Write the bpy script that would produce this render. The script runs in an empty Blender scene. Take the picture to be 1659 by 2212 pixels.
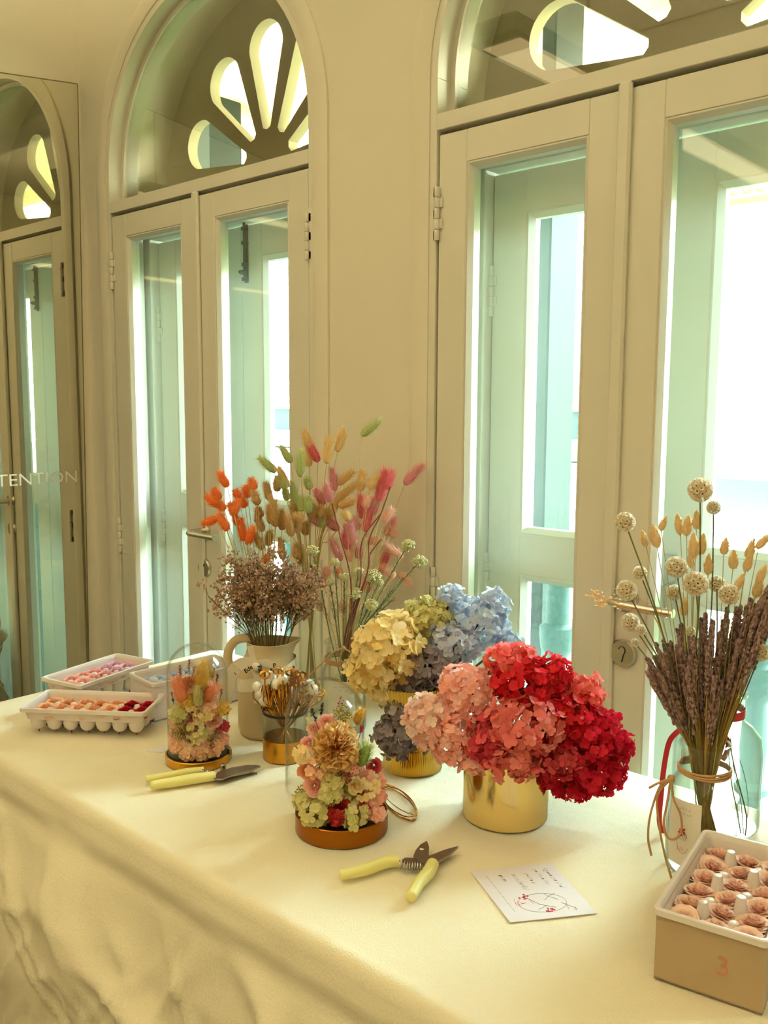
import bpy, math, random
import numpy as np
from mathutils import Vector, Matrix, noise
random.seed(7); RNG = np.random.default_rng(7)
PI = math.pi
sc = bpy.context.scene
C = sc.collection

# ---------------------------------------------------------------- camera
IW, IH, FPX = 1659., 2212., 1950.
CAM = np.array([0, -1.5354, 1.45])
FW = np.array([-0.66585577, 0.73662519, -0.11840364])
RT = np.array([0.74149015, 0.67094976, 0.00433262])
UP = np.array([-0.08263441, 0.08491024, 0.99295609])
cd = bpy.data.cameras.new('camera'); cam = bpy.data.objects.new('camera', cd); C.objects.link(cam)
cd.sensor_fit = 'HORIZONTAL'; cd.sensor_width = 36; cd.lens = 36 * FPX / IW
cd.clip_start = .05; cd.clip_end = 200
mw = Matrix.Identity(4)
for i, ax in enumerate((RT, UP, -FW)):
    for j in range(3): mw[j][i] = ax[j]
for j in range(3): mw[j][3] = CAM[j]
cam.matrix_world = mw
sc.camera = cam

# ---------------------------------------------------------------- world, sun, room lamps, exposure
sc.view_settings.view_transform = 'Standard'; sc.view_settings.look = 'None'
sc.view_settings.gamma = 1; sc.view_settings.use_curve_mapping = False
sc.view_settings.exposure = 0.06
cy = sc.cycles
cy.use_denoising = True; cy.max_bounces = 9; cy.diffuse_bounces = 5; cy.glossy_bounces = 5
cy.transmission_bounces = 6; cy.transparent_max_bounces = 28
cy.caustics_reflective = False; cy.caustics_refractive = False; cy.sample_clamp_indirect = 4
wd = bpy.data.worlds.new('sky'); sc.world = wd; wd.use_nodes = True
nt = wd.node_tree; bg = nt.nodes['Background']
tc = nt.nodes.new('ShaderNodeTexCoord'); sx = nt.nodes.new('ShaderNodeSeparateXYZ'); cr = nt.nodes.new('ShaderNodeValToRGB')
nt.links.new(tc.outputs['Generated'], sx.inputs[0]); nt.links.new(sx.outputs['Z'], cr.inputs[0]); nt.links.new(cr.outputs[0], bg.inputs[0])
cr.color_ramp.elements[0].position = .0; cr.color_ramp.elements[0].color = (.80, .98, .93, 1)
cr.color_ramp.elements[1].position = .6; cr.color_ramp.elements[1].color = (.72, .95, 1, 1)
bg.inputs[1].default_value = 64.0
sun = bpy.data.lights.new('sun', 'SUN'); sun.energy = 3.0; sun.angle = math.radians(1.5); sun.color = (1, .96, .86)
so = bpy.data.objects.new('sun', sun); C.objects.link(so)
so.rotation_euler = Vector((-.15, 1, -.62)).to_track_quat('-Z', 'Y').to_euler()   # over the roof behind the room, onto the houses opposite
LAMP_POWER = 15.0
LAMP_COL = (1.0, .86, .50)
LAMPS = [(-1.5, -2.55), (.9, -2.55)]                                   # two long strip lights
for lx, ly in LAMPS:
    for dz, rx, pw in ((-.036, 0, .25), (.034, PI, 6.0 if lx < 0 else 4.5)):                  # each strip shines down and up onto the ceiling
        l = bpy.data.lights.new('strip_light_glow', 'AREA'); l.shape = 'RECTANGLE'; l.size = .12; l.size_y = 4.0
        l.energy = LAMP_POWER * pw * (1 if lx < 0 else .55); l.color = LAMP_COL
        o = bpy.data.objects.new('strip_light_glow', l); C.objects.link(o); o.location = (lx, ly, 2.45 + dz); o.rotation_euler = (rx, 0, 0)

# ---------------------------------------------------------------- measuring helpers
def ray(px, py): return FW * FPX + RT * (px - IW / 2) - UP * (py - IH / 2)
def P(px, py, y=0.):
    d = ray(px, py); return CAM + d * ((y - CAM[1]) / d[1])
TZ = .78
def T(px, py, z=TZ):
    d = ray(px, py); return CAM + d * ((z - CAM[2]) / d[2])
def scale_at(p): return float((np.array(p) - CAM) @ FW) / FPX            # metres per pixel there
def base_at(px, py, r, z=TZ):                                           # centre of a round base whose near rim is seen at (px, py)
    q = T(px, py, z); h = q[:2] - CAM[:2]; h = h / np.linalg.norm(h)
    return np.array([q[0] + h[0] * r, q[1] + h[1] * r, z])
VH = lambda p: (lambda h: h / np.linalg.norm(h))(np.array([p[0] - CAM[0], p[1] - CAM[1], 0.]))
def N(px, py, c, off=0.):                                               # point seen at (px,py) on the upright plane through c facing the camera
    n = VH(c); d = ray(px, py); c2 = np.array(c) + n * off
    return CAM + d * (((c2 - CAM) @ n) / (d @ n))

# ---------------------------------------------------------------- materials
def lin(c): return tuple((x / 255 / 12.92 if x / 255 <= .04045 else ((x / 255 + .055) / 1.055) ** 2.4) for x in c) + (1,)
MATS = {}
def newmat(name):
    m = bpy.data.materials.new(name); m.use_nodes = True; MATS[name] = m
    return m, m.node_tree, m.node_tree.nodes['Principled BSDF']
def mix_rgb(nt, a, b, fac):
    n = nt.nodes.new('ShaderNodeMix'); n.data_type = 'RGBA'
    for s, v in ((n.inputs['A'], a), (n.inputs['B'], b)):
        if isinstance(v, tuple): s.default_value = v
        else: nt.links.new(v, s)
    nt.links.new(fac, n.inputs['Factor']); return n.outputs['Result']
def noise_node(nt, scale, detail=3, rough=.5, coord='Object', stretch=None):
    t = nt.nodes.new('ShaderNodeTexCoord'); n = nt.nodes.new('ShaderNodeTexNoise')
    n.inputs['Scale'].default_value = scale; n.inputs['Detail'].default_value = detail; n.inputs['Roughness'].default_value = rough
    if stretch:
        mp = nt.nodes.new('ShaderNodeMapping'); mp.inputs['Scale'].default_value = stretch
        nt.links.new(t.outputs[coord], mp.inputs[0]); nt.links.new(mp.outputs[0], n.inputs['Vector'])
    else: nt.links.new(t.outputs[coord], n.inputs['Vector'])
    return n
def mat(name, c, rough=.5, metal=0., c2=None, ns=8., bump=0., bs=60., stretch=None, spec=.5, coat=0., trans=0., tint=False):
    m, nt, b = newmat(name)
    c2 = c2 or tuple(max(0, x * .93) for x in c)
    if tint:
        a = nt.nodes.new('ShaderNodeAttribute'); a.attribute_name = 'tint'; fac = a.outputs['Fac']
    else: fac = noise_node(nt, ns, stretch=stretch).outputs['Fac']
    col = mix_rgb(nt, lin(c), lin(c2), fac)
    nt.links.new(col, b.inputs['Base Color'])
    b.inputs['Roughness'].default_value = rough; b.inputs['Metallic'].default_value = metal
    b.inputs['Specular IOR Level'].default_value = spec; b.inputs['Coat Weight'].default_value = coat
    if bump:
        n = noise_node(nt, bs, 4, stretch=stretch); bp = nt.nodes.new('ShaderNodeBump')
        bp.inputs['Strength'].default_value = 1; bp.inputs['Distance'].default_value = bump
        nt.links.new(n.outputs['Fac'], bp.inputs['Height']); nt.links.new(bp.outputs[0], b.inputs['Normal'])
    if trans:
        tr = nt.nodes.new('ShaderNodeBsdfTranslucent'); nt.links.new(col, tr.inputs[0])
        mx = nt.nodes.new('ShaderNodeMixShader'); mx.inputs[0].default_value = trans
        nt.links.new(b.outputs[0], mx.inputs[1]); nt.links.new(tr.outputs[0], mx.inputs[2])
        nt.links.new(mx.outputs[0], nt.nodes['Material Output'].inputs[0])
    return m
def petal(name, c, c2, trans=.35, rough=.6): return mat(name, c, rough, c2=c2, tint=True, trans=trans, spec=.25)
def glass(name, tintc=(.97, .99, .97), edge=(.70, .76, .72), refl=.75, base=.045, pw=3.5, dust_veil=0.):
    m, nt, b = newmat(name); nt.nodes.remove(b)
    lw = nt.nodes.new('ShaderNodeLayerWeight'); lw.inputs[0].default_value = .5
    pwn = nt.nodes.new('ShaderNodeMath'); pwn.operation = 'POWER'; nt.links.new(lw.outputs['Facing'], pwn.inputs[0]); pwn.inputs[1].default_value = pw
    ma = nt.nodes.new('ShaderNodeMath'); ma.operation = 'MULTIPLY_ADD'; nt.links.new(pwn.outputs[0], ma.inputs[0]); ma.inputs[1].default_value = refl; ma.inputs[2].default_value = base
    tr = nt.nodes.new('ShaderNodeBsdfTransparent'); gl = nt.nodes.new('ShaderNodeBsdfGlossy'); gl.inputs['Roughness'].default_value = .02
    nt.links.new(mix_rgb(nt, tintc + (1,), edge + (1,), pwn.outputs[0]), tr.inputs[0])
    mx = nt.nodes.new('ShaderNodeMixShader'); nt.links.new(ma.outputs[0], mx.inputs[0])
    nt.links.new(tr.outputs[0], mx.inputs[1]); nt.links.new(gl.outputs[0], mx.inputs[2])
    out = mx.outputs[0]
    if dust_veil:                                                             # greenish daylight veil, added to brighten the doors behind; doubles as dusty film
        n = noise_node(nt, 6, 6, .7); md = nt.nodes.new('ShaderNodeMath'); md.operation = 'MULTIPLY_ADD'; nt.links.new(n.outputs['Fac'], md.inputs[0]); md.inputs[1].default_value = dust_veil; md.inputs[2].default_value = dust_veil * .5
        tl = nt.nodes.new('ShaderNodeBsdfTranslucent'); tl.inputs[0].default_value = (.86, 1, .92, 1)
        m2 = nt.nodes.new('ShaderNodeMixShader'); nt.links.new(md.outputs[0], m2.inputs[0]); nt.links.new(out, m2.inputs[1]); nt.links.new(tl.outputs[0], m2.inputs[2]); out = m2.outputs[0]
    nt.links.new(out, nt.nodes['Material Output'].inputs[0])
    return m
def emit(name, c, s):
    m, nt, b = newmat(name); b.inputs['Base Color'].default_value = lin(c); b.inputs['Emission Color'].default_value = lin(c); b.inputs['Emission Strength'].default_value = s
    return m

mat('wall_paint', (233, 227, 212), .6, c2=(226, 219, 202), ns=3, bump=.0012, bs=25)
mat('ceiling_paint', (242, 240, 232), .7)
mat('door_paint', (228, 225, 214), .32, c2=(220, 216, 203), ns=6, bump=.0004, bs=40, stretch=(1, 1, .15))
mat('outer_paint', (252, 254, 250), .5, c2=(246, 250, 246), ns=5, bump=.0005, bs=30)
mat('fan_board', (196, 184, 160), .6, c2=(150, 138, 112), ns=2.5, bump=.0008, bs=20)
mat('floor_wood', (104, 90, 72), .4, c2=(84, 70, 54), ns=5, stretch=(1, 12, 1))
mat('steel', (205, 200, 190), .25, 1.0)
mat('dark_metal', (70, 66, 60), .45, .8)
mat('teal_paint', (2, 27, 29), .6, c2=(2, 22, 24), ns=2, spec=.2)
mat('pale_teal', (22, 58, 56), .6, c2=(18, 50, 50), ns=6, spec=.2)
mat('white_ext', (250, 250, 244), .6)
mat('cream_ext', (250, 240, 215), .7)
mat('pink_trim', (236, 150, 150), .7)
mat('terracotta', (210, 130, 90), .8)
mat('dark_window', (60, 70, 78), .2)
mat('grass', (88, 120, 40), .9, c2=(60, 100, 34), ns=2)
mat('tan_ext', (58, 46, 26), .8)
mat('pavement', (205, 205, 195), .9)
mat('mirror_silver', (228, 226, 208), .015, 1.0, c2=(226, 224, 206))
mat('mirror_edge', (110, 105, 70), .3)
mat('sign_white', (244, 240, 222), .5)
glass('pane_glass', base=.05, refl=.5, edge=(.85, .9, .87), dust_veil=.017)
glass('outer_glass', base=.05, refl=.5, edge=(.85, .9, .87), dust_veil=.0035)
glass('fan_glass', (.68, .63, .50), (.7, .64, .52), refl=.5, base=.07)
emit('lamp_diffuser', (255, 226, 170), 3)
mat('lamp_trim', (240, 238, 230), .4)

# ---------------------------------------------------------------- mesh building
LOC = {}
class MB:
    def __init__(s): s.V = []; s.F = []; s.I = []; s.Tn = []; s.n = 0
    def add(s, vf, mat=0, tint=0., M=None, at=None):
        V, F = vf; V = np.asarray(V, float).reshape(-1, 3)
        if M is not None: V = V @ np.asarray(M).T
        if at is not None: V = V + np.asarray(at)
        k = s.n; s.V.append(V)
        s.F += [tuple(i + k for i in f) for f in F]; s.I += [mat] * len(F)
        s.Tn.append(np.broadcast_to(np.asarray(tint, float), (len(V),))); s.n += len(V)
        return s
    def mesh(s, name, mats, org=(0, 0, 0), smooth=40):
        V = np.concatenate(s.V) - np.asarray(org)
        me = bpy.data.meshes.new(name); me.from_pydata(V.tolist(), [], s.F)
        for m in (mats if isinstance(mats, (list, tuple)) else [mats]): me.materials.append(MATS[m])
        me.polygons.foreach_set('material_index', s.I)
        at = me.attributes.new('tint', 'FLOAT', 'POINT'); at.data.foreach_set('value', np.concatenate(s.Tn))
        me.update()
        if smooth:
            me.polygons.foreach_set('use_smooth', [True] * len(me.polygons))
            if smooth < 180: me.set_sharp_from_angle(angle=math.radians(smooth))
        return me
    def build(s, name, mats, parent=None, smooth=40, org=None):
        o_ = LOC[parent.name] if parent else (np.asarray(org, float) if org is not None else np.zeros(3))
        ob = bpy.data.objects.new(name, s.mesh(name, mats, o_, smooth)); C.objects.link(ob)
        if parent: ob.parent = parent
        else: ob.location = o_
        LOC[ob.name] = o_
        return ob
def tag(o, label=None, cat=None, group=None, kind=None):
    for k, v in (('label', label), ('category', cat), ('group', group), ('kind', kind)):
        if v: o[k] = v
    return o
def thing(name, label, cat, loc, group=None):
    o = bpy.data.objects.new(name, None); C.objects.link(o); o.empty_display_size = .02
    o.location = loc; LOC[o.name] = np.asarray(loc, float); return tag(o, label, cat, group)
def struct(mb, name, mats, parent=None, **k):
    o = mb.build(name, mats, parent, **k)
    if not parent: o['kind'] = 'structure'
    return o

def box(x0, x1, y0, y1, z0, z1):
    V = [(x, y, z) for x in (x0, x1) for y in (y0, y1) for z in (z0, z1)]
    return V, [(0, 1, 3, 2), (4, 6, 7, 5), (0, 4, 5, 1), (2, 3, 7, 6), (0, 2, 6, 4), (1, 5, 7, 3)]
def bbox(x0, x1, y0, y1, z0, z1, b=.003):                                # box with chamfered edges
    V = []; F = []
    cs = {}
    for ix, (x, sx_) in enumerate(((x0, 1), (x1, -1))):
        for iy, (y, sy) in enumerate(((y0, 1), (y1, -1))):
            for iz, (z, sz) in enumerate(((z0, 1), (z1, -1))):
                cs[ix, iy, iz] = len(V)
                V += [(x, y + sy * b, z + sz * b), (x + sx_ * b, y, z + sz * b), (x + sx_ * b, y + sy * b, z)]
    def c(i, j, k, a): return cs[i, j, k] + a
    for s_ in (0, 1):
        f = [c(s_, 0, 0, 0), c(s_, 0, 1, 0), c(s_, 1, 1, 0), c(s_, 1, 0, 0)]; F.append(tuple(f if s_ == 0 else f[::-1]))
        f = [c(0, s_, 0, 1), c(1, s_, 0, 1), c(1, s_, 1, 1), c(0, s_, 1, 1)]; F.append(tuple(f if s_ == 0 else f[::-1]))
        f = [c(0, 0, s_, 2), c(0, 1, s_, 2), c(1, 1, s_, 2), c(1, 0, s_, 2)]; F.append(tuple(f if s_ == 0 else f[::-1]))
    for a in (0, 1):
        for d in (0, 1):
            F.append((c(a, d, 0, 0), c(a, d, 1, 0), c(a, d, 1, 1), c(a, d, 0, 1)))
            F.append((c(a, 0, d, 0), c(a, 1, d, 0), c(a, 1, d, 2), c(a, 0, d, 2)))
            F.append((c(0, a, d, 1), c(1, a, d, 1), c(1, a, d, 2), c(0, a, d, 2)))
    for i in (0, 1):
        for j in (0, 1):
            for k in (0, 1): F.append((c(i, j, k, 0), c(i, j, k, 1), c(i, j, k, 2)))
    return V, F
def lathe(prof, n=32, cap0=True, cap1=True):
    V = []; F = []
    for r, z in prof:
        for i in range(n):
            a = 2 * PI * i / n; V.append((r * math.cos(a), r * math.sin(a), z))
    m = len(prof)
    for k in range(m - 1):
        for i in range(n):
            j = (i + 1) % n; F.append((k * n + i, k * n + j, (k + 1) * n + j, (k + 1) * n + i))
    if cap0: F.append(tuple(range(n))[::-1])
    if cap1: F.append(tuple(range((m - 1) * n, m * n)))
    return V, F
def frame_of(d, up=(0, 0, 1)):
    d = np.asarray(d, float); d = d / (np.linalg.norm(d) + 1e-12)
    u = np.asarray(up, float)
    if abs(d @ u) > .95 * np.linalg.norm(u): u = np.array([1., 0, 0])
    x = np.cross(u, d); x /= np.linalg.norm(x); y = np.cross(d, x)
    return np.stack([x, y, d], 1)
def tube(path, r, n=8, caps=True, flat=1.):
    path = [np.asarray(p, float) for p in path]; m = len(path)
    rs = [r] * m if np.isscalar(r) else list(r)
    V = []; F = []; prev = None
    for k, p in enumerate(path):
        d = path[min(k + 1, m - 1)] - path[max(k - 1, 0)]
        if prev is None: fr = frame_of(d)
        else:
            d = d / (np.linalg.norm(d) + 1e-12); x = prev - d * (prev @ d)
            x /= (np.linalg.norm(x) + 1e-12); fr = np.stack([x, np.cross(d, x), d], 1)
        prev = fr[:, 0]
        for i in range(n):
            a = 2 * PI * i / n; V.append(p + fr[:, 0] * math.cos(a) * rs[k] + fr[:, 1] * math.sin(a) * rs[k] * flat)
    for k in range(m - 1):
        for i in range(n):
            j = (i + 1) % n; F.append((k * n + i, k * n + j, (k + 1) * n + j, (k + 1) * n + i))
    if caps: F.append(tuple(range(n))[::-1]); F.append(tuple(range((m - 1) * n, m * n)))
    return V, F
def smoothpath(pts, n=8):                                                # Catmull-Rom
    p = [np.asarray(q, float) for q in pts]; p = [2 * p[0] - p[1]] + p + [2 * p[-1] - p[-2]]; out = []
    for i in range(1, len(p) - 2):
        for k in range(n):
            t = k / n
            out.append(.5 * (2 * p[i] + (p[i + 1] - p[i - 1]) * t + (2 * p[i - 1] - 5 * p[i] + 4 * p[i + 1] - p[i + 2]) * t * t + (3 * p[i] - p[i - 1] - 3 * p[i + 1] + p[i + 2]) * t ** 3))
    out.append(p[-2]); return out
def ellipsoid(rx, ry, rz, nu=12, nv=8):
    V = [(0, 0, -rz)]; F = []
    for j in range(1, nv):
        t = PI * j / nv
        for i in range(nu):
            a = 2 * PI * i / nu; V.append((rx * math.sin(t) * math.cos(a), ry * math.sin(t) * math.sin(a), -rz * math.cos(t)))
    V.append((0, 0, rz)); top = len(V) - 1
    for i in range(nu):
        j = (i + 1) % nu; F.append((0, 1 + j, 1 + i)); F.append((top, 1 + (nv - 2) * nu + i, 1 + (nv - 2) * nu + j))
        for k in range(nv - 2): F.append((1 + k * nu + i, 1 + k * nu + j, 1 + (k + 1) * nu + j, 1 + (k + 1) * nu + i))
    return V, F
def prism(poly, t0, t1, fn=lambda u, v, w: (u, v, w)):                   # polygon extruded between t0 and t1
    n = len(poly); V = [fn(u, v, t0) for u, v in poly] + [fn(u, v, t1) for u, v in poly]
    F = [tuple(range(n))[::-1], tuple(range(n, 2 * n))] + [(i, (i + 1) % n, n + (i + 1) % n, n + i) for i in range(n)]
    return V, F
def xz(y0): return lambda u, v, w: (u, y0 + w, v)
def curve_mesh(loops, ext, name):                                        # flat outline with holes, extruded: returns (V,F) in local xy, z=+-ext
    cu = bpy.data.curves.new(name, 'CURVE'); cu.dimensions = '2D'; cu.fill_mode = 'BOTH'; cu.extrude = ext
    for lp in loops:
        s = cu.splines.new('POLY'); s.points.add(len(lp) - 1); s.use_cyclic_u = True
        for q, (u, v) in zip(s.points, lp): q.co = (u, v, 0, 1)
    ob = bpy.data.objects.new(name, cu); C.objects.link(ob)
    me = ob.to_mesh(); V = [tuple(v.co) for v in me.vertices]; F = [tuple(p.vertices) for p in me.polygons]
    ob.to_mesh_clear(); bpy.data.objects.remove(ob); bpy.data.curves.remove(cu)
    return V, F
def text_mesh(s, size, ext=0., shear=0., align='CENTER', res=2, bold=0.):
    cu = bpy.data.curves.new('text', 'FONT'); cu.body = s; cu.size = size; cu.extrude = ext; cu.shear = shear; cu.offset = bold
    cu.align_x = align; cu.align_y = 'CENTER'; cu.resolution_u = res
    ob = bpy.data.objects.new('text', cu); C.objects.link(ob)
    me = ob.to_mesh(); V = [tuple(v.co) for v in me.vertices]; F = [tuple(p.vertices) for p in me.polygons]
    ob.to_mesh_clear(); bpy.data.objects.remove(ob); bpy.data.curves.remove(cu)
    return V, F

# ---------------------------------------------------------------- room shell
XL, XR, YF, ZC = -2.66, 2.4, -5.2, 3.2
OP = [(-2.07, 1), (-.802, 2)]                                           # centres of the two arched doorways
RO, ZA = .50, 2.125
def arch(cx, r, z0, n=40, za=ZA):                                        # outline from bottom left up and over
    return [(cx - r, z0)] + [(cx - r * math.cos(PI * i / n), za + r * math.sin(PI * i / n)) for i in range(n + 1)] + [(cx + r, z0)]
mb = MB(); WT = .30
edges = [XL] + [e for cx, _ in OP for e in (cx - RO, cx + RO)]
edges += [0.1, 1.1, XR]                                                  # a third doorway beyond the frame, to the right
OP3 = OP + [(.6, 3)]
for a, b in zip(edges[::2], edges[1::2]): mb.add(box(a, b, 0, WT, 0, ZC))
for cx, _ in OP3:
    pts = arch(cx, RO, 0)[1:-1]
    for (x0, z0), (x1, z1) in zip(pts, pts[1:]):
        V = [(x, y, z) for y in (0, WT) for x, z in ((x0, z0), (x1, z1), (x1, ZC), (x0, ZC))]
        mb.add((V, [(0, 1, 2, 3), (7, 6, 5, 4), (0, 4, 5, 1)]))
struct(mb, 'wall_back', 'wall_paint', smooth=25)
struct(MB().add(box(XL - .2, XL, YF, WT, 0, ZC)), 'wall_left', 'wall_paint')
struct(MB().add(box(XR, XR + .2, YF, WT, 0, ZC)), 'wall_right', 'wall_paint')
struct(MB().add(box(XL, XR, YF - .2, YF, 0, ZC)), 'wall_front', 'wall_paint')
struct(MB().add(box(XL - .2, XR + .2, YF - .2, WT, -.15, 0)), 'floor', 'floor_wood')
mb = MB().add(box(XL - .2, XR + .2, YF - .2, WT, ZC, ZC + .15))
struct(mb, 'ceiling', 'ceiling_paint')
for i, by in enumerate((-.95, -2.6, -4.3)):                              # downstand beams that the fanlight panes mirror
    struct(MB().add(bbox(XL, XR, by - .11, by + .11, ZC - .25, ZC, .01)), 'trim_%d' % (11 + i), 'ceiling_paint')
for k, (lx, ly) in enumerate(LAMPS):
    t = thing('strip_light', 'long warm ceiling strip light, %s' % ('the one nearer the left wall', 'the one nearer the right wall')[k], 'lamp', (lx, ly, ZC))
    MB().add(bbox(lx - .08, lx + .08, ly - 2.1, ly + 2.1, 2.425, 2.475, .004)).build('lamp_housing', 'lamp_trim', t)
    for sx_ in (-1.6, 1.6): MB().add(tube([(lx, ly + sx_, 2.475), (lx, ly + sx_, ZC)], .005, 8)).build('hanging_rod', 'steel', t)
    for z_ in (2.422, 2.476): MB().add(box(lx - .06, lx + .06, ly - 2.05, ly + 2.05, z_, z_ + .002)).build('diffuser', 'lamp_diffuser', t)

# ---------------------------------------------------------------- doors and fanlights
HI = .438
def ring(cx, r0, r1, z0, y0, y1, n=40, b=0.):                            # arched band between radii r0<r1
    A = arch(cx, r0, z0, n); B = arch(cx, r1, z0, n); V = []; F = []
    for (x0, za), (x1, zb) in zip(A, B):
        V += [(x0, y0 + b, za), (x1, y0 + b, zb), (x1, y1, zb), (x0, y1, za), ((x0 + x1) / 2, y0, (za + zb) / 2)]
    for i in range(len(A) - 1):
        k = 5 * i; q = k + 5
        F += [(k, q, q + 4, k + 4), (k + 4, q + 4, q + 1, k + 1), (k + 1, q + 1, q + 2, k + 2), (k + 3, q + 3, q, k), (k + 2, q + 2, q + 3, k + 3)]
    F += [(0, 4, 1, 2, 3), tuple(5 * (len(A) - 1) + i for i in (3, 2, 1, 4, 0))]
    return V, F
def glazed_leaf(x0, x1, z0, z1, y0, th, st, rails, yg, bev=.012, ms=None):
    """frame of a glazed leaf: stiles st wide, rails [(z0,z1)...] ; sloped beads towards the glass"""
    m = MB()
    m.add(bbox(x0, x0 + st, y0, y0 + th, z0, z1, .002)); m.add(bbox(x1 - st, x1, y0, y0 + th, z0, z1, .002))
    for a, b in rails: m.add(bbox(x0 + st, x1 - st, y0 + .0006, y0 + th - .0006, a, b, .001))
    g = []
    for (a0, a1), (b0, b1) in zip(rails, rails[1:]):
        X0, X1, Z0, Z1 = x0 + st, x1 - st, a1, b0
        for sgn, ya in ((1, y0), (-1, y0 + th)):
            V = []
            for (d, y) in ((0, ya + sgn * .003), (.004, ya + sgn * .001), (bev, ya + sgn * .012), (bev, yg)):
                V += [(X0 + d, y, Z0 + d), (X1 - d, y, Z0 + d), (X1 - d, y, Z1 - d), (X0 + d, y, Z1 - d)]
            F = [(4 * k + i, 4 * k + (i + 1) % 4, 4 * k + 4 + (i + 1) % 4, 4 * k + 4 + i) for k in range(3) for i in range(4)]
            m.add((V, F))
        g.append((X0, X1, Z0, Z1))
    return m, g
def hinge(mb, x, y, z, side, h=.11):
    for k in range(5):
        a = z - h / 2 + k * h / 5
        mb.add(lathe([(.0052, 0), (.0058, .001), (.0058, h / 5 - .002), (.0052, h / 5 - .001)], 12), at=(x, y, a))
        s = side if k % 2 else -side
        mb.add(bbox(min(x, x + s * .012), max(x, x + s * .012), y + .002, y + .006, a + .001, a + h / 5 - .001, .0008))
dn = 1; wn = 1
def handle(parent, x, z, d, key):
    h = MB()
    h.add(lathe([(.026, 0), (.026, .004), (.022, .009), (.010, .010), (.0095, .045)], 28), M=frame_of((0, -1, 0)), at=(x, 0, z))
    h.add(tube(smoothpath([(x, -.038, z), (x, -.052, z), (x + d * .012, -.058, z), (x + d * .06, -.058, z - .001), (x + d * .118, -.056, z - .002)], 6), [.0095] * 12 + [.010] * 13, 12, flat=.8))
    h.build('door_handle', 'steel', parent)
    h = MB(); h.add(lathe([(.027, 0), (.027, .005), (.024, .009), (.0, .0095)], 28, cap1=False), M=frame_of((0, -1, 0)), at=(x, 0, z - .105))
    lk = h.build('lock_rosette', 'steel', parent)
    h = MB()
    if key:                                                              # curled keyhole slot
        pts = [(math.cos(a) * .0075, math.sin(a) * .0075 + .006) for a in np.linspace(2.9, -.9, 12)] + [(.003, -.006), (.0005, -.016)]
        h.add(tube([(x + u * .9, -.0098, z - .105 + v) for u, v in pts], .0011, 6))
    else:
        h.add(bbox(x - .003, x + .003, -.0102, -.009, z - .114, z - .096, .0004)); h.add(lathe([(.006, -.001), (.006, .001)], 14), M=frame_of((0, -1, 0)), at=(x, -.0095, z - .096))
    h.build('keyhole', 'dark_metal', lk)
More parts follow.
